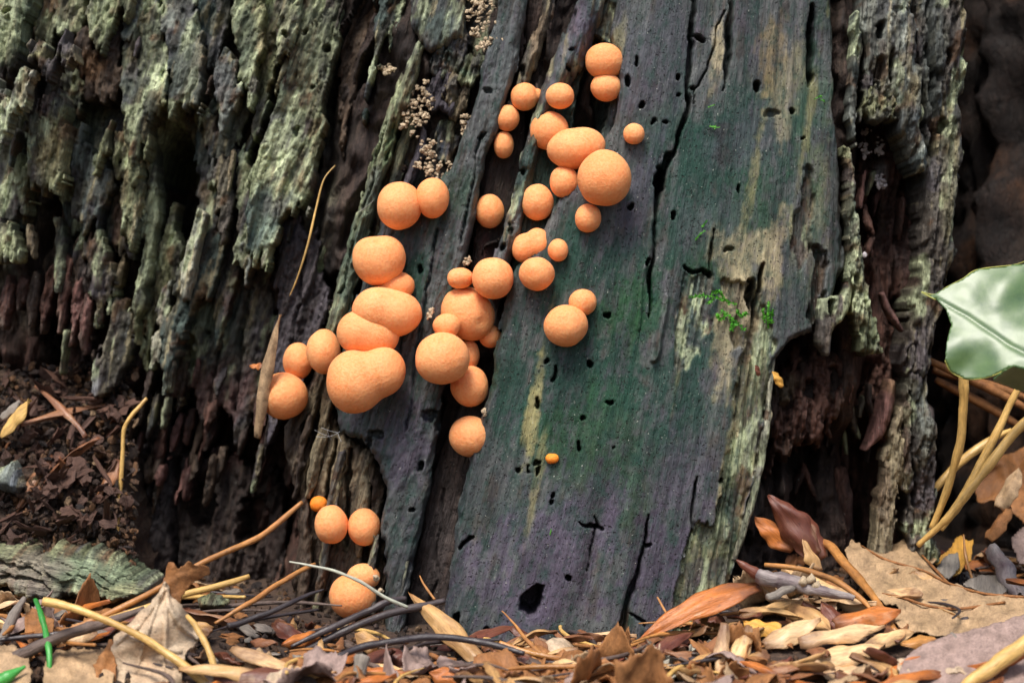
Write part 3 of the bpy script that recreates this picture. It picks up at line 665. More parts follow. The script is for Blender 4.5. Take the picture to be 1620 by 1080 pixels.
flake(strip_poly([(262, 440, 6), (256, 490, 10), (246, 540, 10), (238, 580, 4)]), 2.8, 'pale', name='splinter', thick=.5, bulge=.15, ops=[('stain', 246, 540, 20, 40, (.30, .28, .2), .5)])
flake(strip_poly([(268, 556, 6), (264, 590, 7.5), (261, 625, 6)]), 2.7, 'pale', name='splinter', thick=.3, bulge=.1, jag=2, step=2)
flake(strip_poly([(200, 480, 20), (184, 540, 24), (165, 590, 20), (152, 626, 6)]), 2.9, 'graybrown', name='splinter', thick=.6, bulge=.2, ops=[('stain', 154, 606, 16, 20, (.34, .34, .36), .7)])
flake([(120, 360), (150, 450), (162, 400), (150, 480), (148, 550), (130, 500), (110, 440)], 3.0, 'brown', thick=.6, ops=[('stain', 140, 430, 20, 40, (.16, .13, .12), .6)])
flake([(0, 350), (24, 360), (30, 390), (24, 405), (6, 415), (-40, 400), (-40, 340)], 2.4, 'lichen', thick=.6)
flake([(-60, 160), (20, 230), (44, 300), (40, 350), (20, 360), (-60, 330)], 3.4, 'teal', ops=[('stain', 0, 260, 40, 60, (.05, .04, .035), .5)])
flake(strip_poly([(84, 340, 5), (88, 400, 7), (88, 440, 6), (88, 468, 2)]), 2.6, 'olive', name='splinter', thick=.4, bulge=.1, jag=3)
flake(strip_poly([(40, 352, 3), (46, 380, 6), (50, 412, 3)]), 2.4, 'tan', name='splinter', thick=.3, bulge=.06, jag=2, step=2)
for x, y0, y1, w, t in [(100, 400, 520, 9, 'rot'), (118, 440, 545, 8, 'red'), (70, 420, 530, 10, 'rot'), (52, 430, 520, 8, 'brown'), (136, 470, 560, 7, 'red'), (30, 440, 500, 9, 'rot'), (160, 420, 520, 8, 'brown'), (100, 520, 590, 4, 'olive'), (8, 440, 520, 10, 'rot')]:
    flake(strip_poly([(x + 6, y0, w * .7), (x, (y0 + y1) / 2, w), (x - 6, y1, 2)]), 2.9, t, name='splinter', thick=.5, bulge=.15, jag=4, ops=[('stain', x - 5, y1 - 12, 8, 20, (.20, .15, .12), .6)])
for pl, Yq, tq in [
    ([(96, 60), (132, 40), (140, 90), (132, 150), (108, 170), (92, 150), (100, 110)], 2.9, 'olive'), ([(206, -60), (250, -60), (252, 10), (224, 30), (196, 70), (190, 20)], 2.6, 'ash'),
    ([(318, 160), (340, 190), (362, 180), (376, 160), (392, 200), (380, 240), (350, 250), (322, 230)], 3.0, 'ash'), ([(404, -60), (450, -60), (442, 60), (436, 130), (418, 190), (404, 230), (396, 180), (408, 100)], 3.0, 'olive'),
    ([(100, 230), (130, 210), (170, 240), (176, 300), (160, 350), (140, 370), (120, 330), (104, 290)], 2.8, 'ash'), ([(176, 190), (206, 200), (222, 260), (226, 340), (214, 390), (196, 380), (186, 300)], 2.7, 'olive'),
    ([(0, 230), (34, 240), (48, 290), (40, 340), (16, 350), (-20, 330)], 2.9, 'olive'), ([(126, 370), (160, 370), (176, 410), (170, 470), (154, 500), (138, 460)], 2.7, 'graybrown'),
    ([(330, 250), (360, 246), (372, 300), (366, 350), (352, 400), (340, 360), (336, 300)], 2.7, 'graybrown'), ([(376, 240), (394, 250), (396, 330), (404, 410), (396, 460), (380, 430), (372, 340)], 2.8, 'ash')]:
    flake(pl, Yq, tq, jag=10)
# the lower wall: hanging fibre bundles
flake([(300, 470), (340, 440), (400, 400), (430, 420), (440, 520), (430, 600), (400, 650), (380, 700), (350, 640), (330, 660), (300, 620), (280, 640), (262, 600), (276, 540)], 3.7, 'graybrown', step=3.2, amp=2.8, ops=[('stain', 340, 500, 60, 60, (.075, .095, .075), .7), ('stain', 350, 620, 70, 50, (.09, .045, .04), .8), ('pit', 330, 530, 5, 6, .3), ('pit', 355, 515, 6, 5, .3), ('pit', 300, 560, 12, 30, .5), ('crack', [(360, 460, 4), (345, 560, 5), (335, 640, 4)], .35), ('crack', [(400, 430, 4), (380, 560, 5), (372, 650, 4)], .35)])
flake([(440, 330), (470, 340), (498, 380), (520, 470), (500, 560), (470, 600), (440, 660), (425, 690), (420, 600), (430, 500), (436, 420)], 2.6, 'purple', step=3, amp=2.2, ops=[('stain', 470, 480, 60, 120, (.055, .045, .045), .6), ('crack', [(480, 380, 3), (470, 480, 4), (450, 580, 3)], .25)])
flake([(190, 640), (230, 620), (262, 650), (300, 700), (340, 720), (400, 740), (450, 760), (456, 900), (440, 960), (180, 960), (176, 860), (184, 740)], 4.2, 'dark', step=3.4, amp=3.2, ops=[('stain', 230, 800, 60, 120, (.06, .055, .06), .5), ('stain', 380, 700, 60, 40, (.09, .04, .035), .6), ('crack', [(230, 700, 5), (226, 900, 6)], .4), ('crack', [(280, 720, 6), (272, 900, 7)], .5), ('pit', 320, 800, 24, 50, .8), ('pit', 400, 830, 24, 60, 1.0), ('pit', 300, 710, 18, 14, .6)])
rnd = random.Random(4)
for i in range(48):                                          # rotten fibres that hang from the undercut wall
    x = rnd.uniform(175, 450); y = rnd.uniform(560, 740); l = rnd.uniform(30, 100); w = rnd.uniform(3, 10)
    flake(strip_poly([(x, y, w * .6), (x - l * .1, y + l * .5, w), (x - l * .22, y + l, 1.2)]), rnd.uniform(3.2, 3.85), rnd.choice(['rot', 'red', 'brown', 'dark', 'graybrown', 'brown']), name='splinter', thick=.35, bulge=.12, jag=3, step=3.2, drop=.1, amp=1.6, tilt=(0, rnd.uniform(-.5, .1)))
for i in range(30):                                          # small weathered slivers standing on the wall
    x = rnd.uniform(-10, 560); y = rnd.uniform(-20, 420)
    if abs(x - 268) < 60 and 180 < y < 420: continue
    l = rnd.uniform(30, 90); w = rnd.uniform(2.5, 6)
    flake(strip_poly([(x, y, w * .5), (x - l * .12, y + l * .45, w), (x - l * .24, y + l, 1.5)]), rnd.uniform(2.2, 3.2), rnd.choice(['olive', 'ash', 'teal', 'brown', 'lichen', 'graybrown', 'tan']), name='splinter', thick=.5, bulge=.15, jag=4, step=3.0, drop=.12, amp=1.8, tilt=(0, rnd.uniform(-.4, .1)))

# --- the hollow side: rim strips, flakes and fibres round the reddish cavity
slab('wood_strip', strip_poly([(1480, -60, 50), (1485, 60, 48), (1492, 150, 36), (1496, 240, 30), (1492, 320, 28), (1486, 400, 26), (1474, 470, 24), (1462, 540, 22), (1455, 600, 20)]), 1.3, 1.2, 2.2, 'graybrown', 1.6, 9, 12, .35, bulge=.3, rot=.08,
     ops=[('stain', 1470, 120, 30, 140, (.08, .095, .09), .8), ('stain', 1500, 330, 16, 160, (.18, .17, .09), .5), ('pit', 1480, 130, 10, 24, .4), ('pit', 1490, 200, 9, 16, .4), ('pit', 1500, 90, 6, 14, .3), ('crack', [(1468, 0, 5), (1474, 120, 6), (1480, 240, 5)], .35)])
slab('wood_strip', strip_poly([(1400, -60, 48), (1404, 40, 46), (1420, 110, 40), (1436, 160, 26), (1450, 220, 14), (1462, 270, 5)]), 1.0, 1.1, 2.2, 'ash', 1.4, 9, 9, .25, bulge=.15, rot=.07, ops=[('stain', 1385, 60, 30, 60, (.12, .13, .12), .6), ('pit', 1395, 50, 9, 12, .5), ('pit', 1408, 100, 6, 26, .5), ('pit', 1390, 104, 10, 24, .4), ('stain', 1400, 150, 30, 24, (.09, .12, .06), .6), ('stain', 1440, 190, 30, 30, (.10, .115, .12), .6)])
slab('splinter', strip_poly([(1360, 20, 5), (1362, 70, 8), (1356, 120, 8), (1352, 180, 6), (1356, 232, 2)]), .85, .6, 2, 'ash', 2.0, 5, 5, .12, bulge=.1, rot=.1)
slab('splinter', strip_poly([(1384, 60, 5), (1380, 110, 8), (1372, 160, 7), (1362, 200, 2)]), .92, .5, 2, 'graybrown', 2.0, 5, 5, .12, bulge=.1, rot=.1)
slab('bark_flake', [(1374, 140), (1400, 130), (1424, 160), (1428, 188), (1410, 184), (1384, 192), (1366, 176)], .95, .5, 2.0, 'olive', 2.0, 9, 7, .14, bulge=.02, rot=.15)
slab('wood_strip', strip_poly([(1346, 230, 5), (1350, 310, 7), (1352, 390, 9), (1360, 440, 14), (1370, 490, 15), (1380, 535, 17), (1388, 562, 12)]), .55, .9, 2.0, 'olive', 2.2, 7, 6, .14, bulge=.06, rot=.12, ops=[('stain', 1376, 520, 30, 60, (.20, .24, .13), .6), ('stain', 1350, 330, 12, 60, (.10, .12, .10), .6)])
slab('bark_flake', [(1296, 470), (1330, 468), (1352, 430), (1352, 480), (1340, 500), (1320, 520), (1310, 560), (1296, 540)], .55, .6, 2.4, 'graybrown', 1.6, 4, 8, .15, bulge=.1, ops=[('pit', 1318, 490, 8, 18, .5)])
slab('splinter', strip_poly([(1396, 462, 4), (1406, 488, 5), (1416, 504, 5), (1430, 524, 2)]), 1.4, .25, 1.8, 'red', .6, 1, 4, .08, bulge=.1, label='smooth pinkish splinter in the hollow')
slab('wood_strip', strip_poly([(1450, 540, 14), (1448, 640, 22), (1452, 700, 27), (1458, 760, 24), (1460, 820, 20), (1462, 890, 22)]), 1.5, .9, 2.2, 'graybrown', 2.6, 9, 6, .15, bulge=.1, rot=.12, ops=[('stain', 1460, 650, 16, 80, (.16, .18, .16), .6), ('crack', [(1440, 620, 3), (1446, 720, 4), (1452, 800, 3)], .3), ('stain', 1430, 720, 14, 100, (.12, .075, .05), .7)])
slab('splinter', strip_poly([(1412, 600, 8), (1402, 650, 10), (1388, 690, 8), (1370, 715, 3)]), 1.7, .5, 2.2, 'red', 1.4, 3, 6, .12, bulge=.15, ops=[('stain', 1414, 610, 14, 20, (.24, .15, .08), .7)])
slab('splinter', strip_poly([(1428, 640, 6), (1416, 750, 16), (1406, 810, 17), (1396, 890, 14)]), 1.4, .6, 2.2, 'tan', 2.0, 7, 6, .14, bulge=.1, rot=.08, ops=[('stain', 1400, 780, 12, 80, (.16, .11, .075), .6)])
slab('splinter', strip_poly([(1330, 740, 10), (1336, 790, 14), (1340, 850, 14), (1344, 900, 10)]), 3.0, .5, 2.6, 'rot', 1.6, 4, 7, .14, bulge=.15)
slab('wood_plate', [(1222, 600), (1260, 556), (1300, 540), (1330, 560), (1360, 600), (1340, 650), (1300, 690), (1260, 700), (1236, 720), (1216, 730)], 1.6, .9, 2.6, 'rot', 3, 8, 12, .3, bulge=.2, fray=34, rot=.14, ops=[('pit', 1280, 620, 14, 20, .5), ('stain', 1240, 620, 20, 30, (.12, .10, .06), .6), ('pit', 1320, 600, 12, 24, .5)])
slab('wood_plate', [(1356, 210), (1400, 196), (1450, 240), (1476, 320), (1470, 440), (1450, 560), (1440, 640), (1400, 660), (1360, 640), (1390, 560), (1376, 470), (1356, 400)], 2.6, .9, 3, 'rot', 3.2, 6, 12, .3, fray=34, rot=.14, ops=[('pit', 1380, 340, 14, 40, .6), ('pit', 1440, 300, 12, 50, .6), ('stain', 1430, 400, 20, 60, (.12, .085, .08), .6), ('stain', 1395, 280, 12, 22, (.36, .33, .33), .8), ('stain', 1380, 225, 10, 12, (.34, .27, .25), .8), ('pit', 1420, 500, 16, 40, .6)])
for i in range(44):
    x = rnd.uniform(1225, 1440); y = rnd.uniform(560, 740) if x < 1350 else rnd.uniform(240, 700)
    l = rnd.uniform(30, 90); w = rnd.uniform(2.5, 6.5); s = rnd.uniform(-.5, .4)
    slab('splinter', strip_poly([(x, y, w * .6), (x + s * l * .5, y + l * .5, w), (x + s * l + 4, y + l, 1.2)]), rnd.uniform(1.8, 3.0) + (.8 if x < 1350 and y > 640 else 0), .35, 3.0, rnd.choice(['rot', 'red', 'rot', 'dark', 'graybrown', 'red']), 1.6, 3, 5, .1, bulge=.12, tilt=(0, rnd.uniform(-.5, .2)))

# ------------------------------------------------------------------ basic round shapes
def ico(sub):
    import bmesh
    bm = bmesh.new(); bmesh.ops.create_icosphere(bm, subdivisions=sub, radius=1)
    V = np.array([v.co[:] for v in bm.verts]); F = np.array([[v.index for v in f.verts] for f in bm.faces]); bm.free()
    return V, F
ICO5 = ico(5); ICO2 = ico(2); ICO1 = ico(1)

def tube(pts, radii, sides=8, bumpy=0.0, seed=0, flat=1.0):
    """tapered tube along a smoothed line of 3-D points; returns V, F, gr"""
    pts = np.array(pts, float); n = len(pts)
    radii = np.array(radii, float) if np.ndim(radii) else np.full(n, radii)
    T = np.linspace(0, n - 1, max(8, (n - 1) * 7 + 1))
    def cr(A, t):
        i = min(int(t), n - 2); f = t - i
        p0, p1, p2, p3 = A[max(i - 1, 0)], A[i], A[i + 1], A[min(i + 2, n - 1)]
        return .5 * ((2 * p1) + (-p0 + p2) * f + (2 * p0 - 5 * p1 + 4 * p2 - p3) * f * f + (-p0 + 3 * p1 - 3 * p2 + p3) * f ** 3)
    C = np.array([cr(pts, t) for t in T]); R = np.array([max(1e-3, cr(radii, t)) for t in T])
    ks = float(abs(pts[0]).sum() * 13.7) % 97; tt_ = np.linspace(0, len(T) / 4, len(T))
    R = R * (1 + .09 * vn(tt_ * 1.3 + ks, tt_ * 0 + ks, 71) + .08 * vn(tt_ * 4 + ks, tt_ * 0, 72)); jit = np.minimum(1.0, np.linspace(0, 1, len(T)) * 6)[:, None] * float(np.mean(radii)) * .18
    C = C + jit * np.stack([vn(tt_ * .9 + ks, tt_ * 0 + 3, 73), vn(tt_ * .9 + ks, tt_ * 0 + 5, 74), vn(tt_ * .9 + ks, tt_ * 0 + 7, 75)], 1)
    tan = np.gradient(C, axis=0); tan /= np.linalg.norm(tan, axis=1)[:, None] + 1e-9
    up = np.array([0, -1, .2]) if abs(tan[0][1]) < .8 else np.array([1, 0, 0])
    V = []; gr = []; L = 0
    for i, (c, t) in enumerate(zip(C, tan)):
        a = np.cross(t, up); a /= np.linalg.norm(a) + 1e-9; b = np.cross(a, t)
        if i: L += np.linalg.norm(C[i] - C[i - 1])
        for k in range(sides):
            th = 2 * math.pi * k / sides
            r = R[i] * (1 - .16 * max(0., math.cos(2 * th + .6)) ** 3 + bumpy * float(vn(np.array(L * 5.0), np.array(k * 1.3), seed)))
            V.append(c + r * (a * math.cos(th) + b * math.sin(th) * flat)); gr.append((math.cos(th) * R[i], L, math.sin(th) * R[i]))
    m = len(C)
    F = []
    for i in range(m - 1):
        for k in range(sides):
            k2 = (k + 1) % sides
            F.append((i * sides + k, i * sides + k2, (i + 1) * sides + k2, (i + 1) * sides + k))
    V.append(C[0]); gr.append((0, 0, 0)); V.append(C[-1]); gr.append((0, L, 0))
    for k in range(sides):
        F.append((len(V) - 2, (k + 1) % sides, k)); F.append((len(V) - 1, (m - 1) * sides + k, (m - 1) * sides + (k + 1) % sides))
    return np.array(V), F, np.array(gr)

def tube_obj(name, pts, radii, mat, label=None, cat=None, group=None, parent=None, **kw):
    V, F, gr = tube(pts, radii, **kw)
    o0 = V.mean(0) if parent is None else np.zeros(3)
    me = make_mesh(name, V - o0, F, mat, True, None, gr)
    o = new_obj(name, me, parent, o0)
    if label: tag(o, label, cat, group)
    return o

# ------------------------------------------------------------------ the orange fruit bodies
# (x, y, rx, ry, out, label[, lobes, tilt]): pixels; out = how far its middle stands in front of the wood, in radii
BALLS = [
 (957, 97, 32, 29, .75, 'peach orange ball atop a smaller one, the highest on the stump'),
 (959, 138, 25, 23, .85, 'small orange ball tucked directly beneath the highest ball'),
 (830, 153, 24, 22, 1.9, 'orange ball with a tiny nub on its side, above two stacked little balls', [(19, -2, 9)]),
 (886, 152, 23, 21, .6, 'single small round orange ball beside the ball with a nub'),
 (803, 187, 19, 21, 2.0, 'little orange ball in the middle of a short vertical chain of three'),
 (797, 229, 16, 22, 1.5, 'lowest little egg-shaped ball of a short chain, beside a dark groove'),
 (869, 207, 31, 31, .6, 'round orange ball touching the upper end of the long oval one'),
 (912, 235, 47, 33, .75, 'wide oval orange ball squeezed between three round ones', [(-14, 6, 30), (22, -3, 29)], -6),
 (893, 288, 24, 26, 1.0, 'smallish orange ball under the wide oval one, touching the largest round ball'),
 (956, 282, 42, 45, .95, 'largest round orange ball of the upper cluster'),
 (1003, 212, 17, 17, .7, 'tiny lone orange ball on bare grey wood near the upper cluster'),
 (850, 320, 26, 29, .7, 'lone upright oval orange ball on the dark green plank below the upper cluster'),
 (930, 345, 21, 23, .7, 'small lone orange ball just below the largest round ball'),
 (632, 325, 36, 38, .8, 'larger ball of the fused orange pair below a pale crumb patch'),
 (684, 313, 27, 32, .65, 'smaller ball of the fused orange pair below a pale crumb patch'),
 (775, 334, 23, 27, 0.9, 'orange ball sunk in a dark groove between two wood ridges'),
 (840, 388, 31, 28, 0.8, 'heart-shaped double-bumped orange ball above a round one', [(-12, 4, 21), (13, -4, 22)]),
 (883, 396, 16, 18, .6, 'tiny orange ball stuck to the side of the heart-shaped ball'),
 (849, 433, 28, 27, .9, 'round orange ball directly under the heart-shaped ball'),
 (599, 412, 43, 40, .9, 'dimpled lobed orange ball at the top of the big stacked column', [(-16, -4, 29), (17, -6, 29), (0, 14, 30)]),
 (628, 452, 29, 23, .55, 'half-hidden orange ball wedged under the dimpled lobed one'),
 (780, 440, 33, 33, .85, 'clean round orange ball at the top of the middle cluster'),
 (728, 440, 21, 17, 0.75, 'small orange ball peeking out behind the middle cluster'),
 (740, 496, 43, 43, .8, 'large orange ball with a flat dent in the middle cluster', [(-8, -6, 38), (12, 12, 33)], 0),
 (612, 493, 55, 40, .9, 'wide sausage-like orange ball, second in the stacked column', [(-20, -8, 34), (22, 8, 34)], 0),
 (583, 527, 49, 36, 1.2, 'wide oval orange ball directly above the biggest bean-shaped one', [(-14, -2, 34), (16, 2, 33)]),
 (512, 556, 27, 35, .8, 'upright oval orange ball at the side of the stacked column'),
 (471, 571, 24, 29, .75, 'small orange ball between the lone low ball and the column'),
 (449, 626, 38, 37, 1.1, 'round orange ball overhanging the dark hollow beside a dry husk'),
 (579, 601, 63, 53, 1.25, 'biggest bean-shaped orange ball at the foot of the stacked column', [(-19, 6, 46), (28, -11, 35)], 0),
 (700, 567, 44, 42, 1.1, 'big round orange ball low in the middle cluster'),
 (741, 562, 18, 25, 0.75, 'sliver of an orange ball hidden behind the big round one'),
 (707, 515, 22, 20, 1.05, 'small orange ball nested between the dented ball and the big round one'),
 (776, 532, 18, 18, 1.6, 'tiny orange ball at the outer side of the dented ball'),
 (743, 611, 30, 32, 1.2, 'orange ball hanging below the big round one of the middle cluster'),
 (744, 690, 34, 33, 1.25, 'lone round orange ball over the dark gap between two planks'),
 (895, 515, 35, 33, .75, 'round orange ball with one smaller ball on its shoulder, on green wood'),
 (922, 478, 22, 21, .6, 'small orange ball on the shoulder of a round one, on green wood'),
 (504, 797, 14, 13, .8, 'tiny bright orange ball above a pair near the stump foot', None, 0, 1),
 (524, 829, 27, 31, .9, 'orange ball with a tiny bright one above it, of the pair near the stump foot'),
 (576, 833, 26, 30, .7, 'orange ball against the plank edge, of the pair near the stump foot'),
 (575, 912, 26, 21, .5, 'orange ball behind the lowest one, partly hidden by a pale stem'),
 (558, 942, 38, 36, .8, 'lowest orange ball, crossed by a pale bent stem'),
 (871, 725, 11, 8, .5, 'tiny vivid orange speck on the bare green wood plate', [(6, 0, 7)], 0, 1),
]
def surf_Y(px, py):
    y = min([Yp for pl, Yp in FACES if sd_poly(np.array([float(px)]), np.array([float(py)]), pl)[0] < 2] or [.6])
    return y + YF(px, py)
for i, b in enumerate(BALLS):
    x, y, rx, ry, out, label = b[:6]
    lobes = b[6] if len(b) > 6 else None
    V, F = ICO5
    V = V.copy()
    Rm = (rx + ry) / 200
    if lobes:
        r = np.zeros(len(V))
        for (dx, dy, lr) in list(lobes) + ([(0, 0, min(rx, ry))] if len(lobes) == 1 else []):
            c = np.array([dx / 100, 0, -dy / 100]); R_ = lr / 100
            bq = V @ c; disc = bq * bq - (c @ c - R_ * R_)
            t = np.where(disc > 0, bq + np.sqrt(np.maximum(disc, 0)), 0)
            t = np.maximum(t, 0)
            r = (r ** 5 + t ** 5) ** .2
        W = V * r[:, None]
        ext = [(W[:, 0].max() - W[:, 0].min()) / 2, (W[:, 2].max() - W[:, 2].min()) / 2]
        if len(lobes) > 1:
            W[:, 0] *= rx / 100 / ext[0]; W[:, 2] *= ry / 100 / ext[1]
            kb = .92 if ('bean' in label or 'heart' in label) else .42
            W = kb * W + (1 - kb) * V * np.array([rx / 100, Rm, ry / 100])
            W[:, 0] *= rx / 50 / np.ptp(W[:, 0]); W[:, 2] *= ry / 50 / np.ptp(W[:, 2])
            W[:, 0] -= (W[:, 0].max() + W[:, 0].min()) / 2; W[:, 2] -= (W[:, 2].max() + W[:, 2].min()) / 2
    else:
        W = V * np.array([rx / 100, Rm, ry / 100])
    nz = fbm(V[:, 0] * 1.1 + i * 7, V[:, 2] * 1.1 + V[:, 1] * .9, 700 + i, 2)
    W *= (1 + .028 * nz)[:, None]
    if 'dent' in label and 'flat' in label:
        d = np.linalg.norm(V - np.array([.55, -.75, -.35]) / np.linalg.norm([.55, -.75, -.35]), axis=1); W *= (1 - .09 * np.exp(-(d / .28) ** 2))[:, None]
    if 'dimpled' in label:
        d = np.linalg.norm(V - np.array([.1, -.6, .78]), axis=1); W *= (1 - .12 * np.exp(-(d / .3) ** 2))[:, None]
    Yc = surf_Y(x, y) - out * Rm
    k = kf(Yc)
    c = P(x, y, Yc)
    me = make_mesh('fruit_body', W * k, F, M_BALL2 if len(b) > 8 else M_BALL, True)
    o = new_obj('slime_mold_ball', me, None, c)
    tag(o, label, 'slime mold', 'orange slime mold balls on the stump')

# ------------------------------------------------------------------ ground and the trunk behind
def mat_soil():
    t = NT('forest_soil')
    tc = t.n('ShaderNodeTexCoord').outputs['Object']
    n1 = t.noise(tc, 120, 6, .7); n2 = t.noise(tc, 600, 4, .6); n3 = t.noise(tc, 12, 3, .6)
    base = t.mix(t.rng(n1, .3, .7, 0, 1), (.018, .011, .008), (.085, .048, .03))
    base = t.mix(t.rng(n2, .55, .7, 0, .6), base, (.16, .095, .055))
    base = t.mix(t.rng(n3, .4, .6, 0, .3), base, (.05, .03, .02))
    t.l(base, t.b.inputs['Base Color']); t.b.inputs['Roughness'].default_value = .85
    t.l(t.bump(t.math('ADD', n1, t.math('MULTIPLY', n2, .5)), .002, 1), t.b.inputs['Normal'])
    return t.m
M_SOIL = mat_soil()
def ground_mesh():
    a = np.concatenate([[-3000, -1000, -400, -200, -100, -60, -40, -28, -20, -15], np.linspace(-12, 12, 161), [15, 20, 28, 40, 60, 100, 200, 400, 1000, 3000]])
    X, Y = np.meshgrid(a, a)
    Z = ground_z(X, Y) - .12
    n = len(a); idx = np.arange(n * n).reshape(n, n)
    F = np.stack([idx[:-1, :-1], idx[:-1, 1:], idx[1:, 1:], idx[1:, :-1]], -1).reshape(-1, 4)
    o = new_obj('ground', make_mesh('ground', np.stack([X.ravel(), Y.ravel(), Z.ravel()], 1), F, M_SOIL))
    tag(o, 'dark brown forest soil under the leaf litter', None, None, 'structure')
ground_mesh()

def rot_trunk():
    na, nz = 200, 150
    th = np.linspace(0, 2 * np.pi, na, endpoint=False); zz = np.linspace(-1, 30, nz)
    T, Zz = np.meshgrid(th, zz)
    u = T * 500; v = Zz * 100
    R = 4.6 + .45 * (ridged(u / 110, v / 500, 501, 3)) + .35 * fbm(u / 60, v / 90, 502, 4) + .15 * fbm(u / 16, v / 24, 503, 3) + .6 * sst(4, 0, Zz)
    X = 13.4 + R * np.cos(T); Y = 8.6 + R * np.sin(T)
    V = np.stack([X.ravel(), Y.ravel(), Zz.ravel()], 1)
    idx = np.arange(na * nz).reshape(nz, na); nx = np.roll(idx, -1, axis=1)
    F = np.stack([idx[:-1], nx[:-1], nx[1:], idx[1:]], -1).reshape(-1, 4)
    col = wood_colour(u.ravel(), v.ravel(), 'dark', 77, False)
    m = sst(.1, .6, fbm(u.ravel() / 60, v.ravel() / 80, 511, 3))[:, None]
    col = col * (1 - m) + np.array((.10, .045, .022)) * m
    col = col * .6
    gr = np.stack([u.ravel() / 100, v.ravel() / 100, R.ravel()], 1)
    root = bpy.data.objects.new('decayed_trunk', None); COL.objects.link(root)
    tag(root, 'dark brown decayed trunk standing behind the glossy green leaf', 'trunk')
    new_obj('bark', make_mesh('bark', V, F, M_ROT, True, col, gr), root)
rot_trunk()

# ------------------------------------------------------------------ litter builders
def basis(p0, p1, roll):
    d = np.array(p1, float) - np.array(p0, float); L = np.linalg.norm(d); d /= L
    ref = np.array([0, -.55, .83]); a = np.cross(d, ref); a /= np.linalg.norm(a) + 1e-9; b = np.cross(a, d)
    c, s_ = math.cos(roll), math.sin(roll)
    return d, a * c + b * s_, b * c - a * s_, L

def scale_shape(L, W, curl=.35, bend=.1, tipw=.02, open_=.0, seed=0, peak=.42):
    """a boat-shaped scale, base at 0, tip at +Y, hollow below; with real thickness"""
    nu, nv = 13, 21
    V = []; gr = []; rs = random.Random(int(seed * 37) + 3); ph = [rs.uniform(0, 6.28) for _ in range(4)]; tw = rs.uniform(-.25, .25)
    for lay in (0, 1):
        for j in range(nv):
            t = j / (nv - 1)
            w = W * (.5 + .5 * math.sin(min(1, t / peak) * math.pi / 2)) if t < peak else W * (1 - ((t - peak) / (1 - peak)) ** 2.3) + tipw * W
            w *= 1 + .05 * float(vn(np.array(t * 4), np.array(seed * 1.7), 60))
            for i in range(nu):
                s_ = -1 + 2 * i / (nu - 1)
                ang = s_ * curl * math.pi
                rad = w / max(.15, curl * math.pi)
                x = rad * math.sin(ang); z = rad * (math.cos(ang) - 1) + bend * L * 4 * t * (1 - t)
                x += .03 * W * float(vn(np.array(t * 6 + s_), np.array(seed), 61)) + .14 * W * math.sin(t * 2.5 + seed)
                z += .05 * W * math.sin(s_ * 7 + ph[0] + 2 * t) + .10 * W * math.sin(t * 7 + ph[1]) * s_ + .07 * W * math.sin(t * 13 + ph[2] + s_ * 3)   # creases
                z += tw * x * t * 1.6
                x *= 1 + (.10 * math.sin(t * 11 + ph[3]) + .07 * math.sin(t * 23 + ph[1])) * abs(s_)                                   # uneven rim
                if lay: z -= .035 * (1 - .8 * s_ * s_); x *= .985
                V.append((x, t * L, z)); gr.append((s_ * w * 1.6, t * L, seed))
    F = []
    n1 = nu * nv
    for j in range(nv - 1):
        for i in range(nu - 1):
            a = j * nu + i
            F.append((a, a + 1, a + nu + 1, a + nu)); F.append((n1 + a, n1 + a + nu, n1 + a + nu + 1, n1 + a + 1))
    for j in range(nv - 1):
        for i in (0, nu - 1):
            a = j * nu + i; F.append((a, a + nu, n1 + a + nu, n1 + a) if i == 0 else (a, n1 + a, n1 + a + nu, a + nu))
    for i in range(nu - 1):
        a = i; F.append((a, n1 + a, n1 + a + 1, a + 1)); a = (nv - 1) * nu + i; F.append((a, a + 1, n1 + a + 1, n1 + a))
    tt = np.array([1 - g[1] / L for g in gr])
    return np.array(V), F, np.array(gr), np.stack([tt, tt, tt], 1)

def put_scale(name, p0, p1, W, mat, label, cat, group=None, roll=0., curl=.35, bend=.08, seed=0, peak=.42):
    d, a, b, L = basis(p0, p1, roll)
    V, F, gr, tt = scale_shape(L, W * 1.5, curl, bend, seed=seed, peak=peak)
    Wd = V[:, :1] * a + V[:, 1:2] * d + V[:, 2:] * b
    o = new_obj(name, make_mesh(name, Wd, F, mat, True, tt, gr), None, p0)
    return tag(o, label, cat, group)

def leaf_part(name, poly, Yf, mat, veins=(), step=3.0, jag=1.5, parent=None, crumple=.04, seed=1, thick=.02, veinh=.03):
    px, py, sdf, q, B = grid_mesh(poly, step, jag, seed, (9, 9))
    Yv = Yf(px, py) + crumple * fbm(px / 40, py / 30, seed, 3)
    for pts in veins:
        d, w = d_line(px, py, pts); Yv = Yv - veinh * sst(1.0, 0, d / w)
    k = kf(Yv)
    V = np.stack([(px - 810) / 100 * k, Yv, CZ + (540 - py) / 100 * k + crumple * .6 * fbm(px / 24, py / 20, seed + 4, 3)], 1)
    gr = np.stack([px / 100, py / 100, Yv * 0 + seed], 1)
    o0 = V.mean(0) if parent is None else np.zeros(3)
    o = new_obj(name, make_mesh(name, V - o0, q[:, ::-1].copy(), mat, True, None, gr), parent, o0)
    md = o.modifiers.new('thickness', 'SOLIDIFY'); md.thickness = thick * S; md.offset = 0
    return o

def T(pts): return [P(*p) for p in pts]

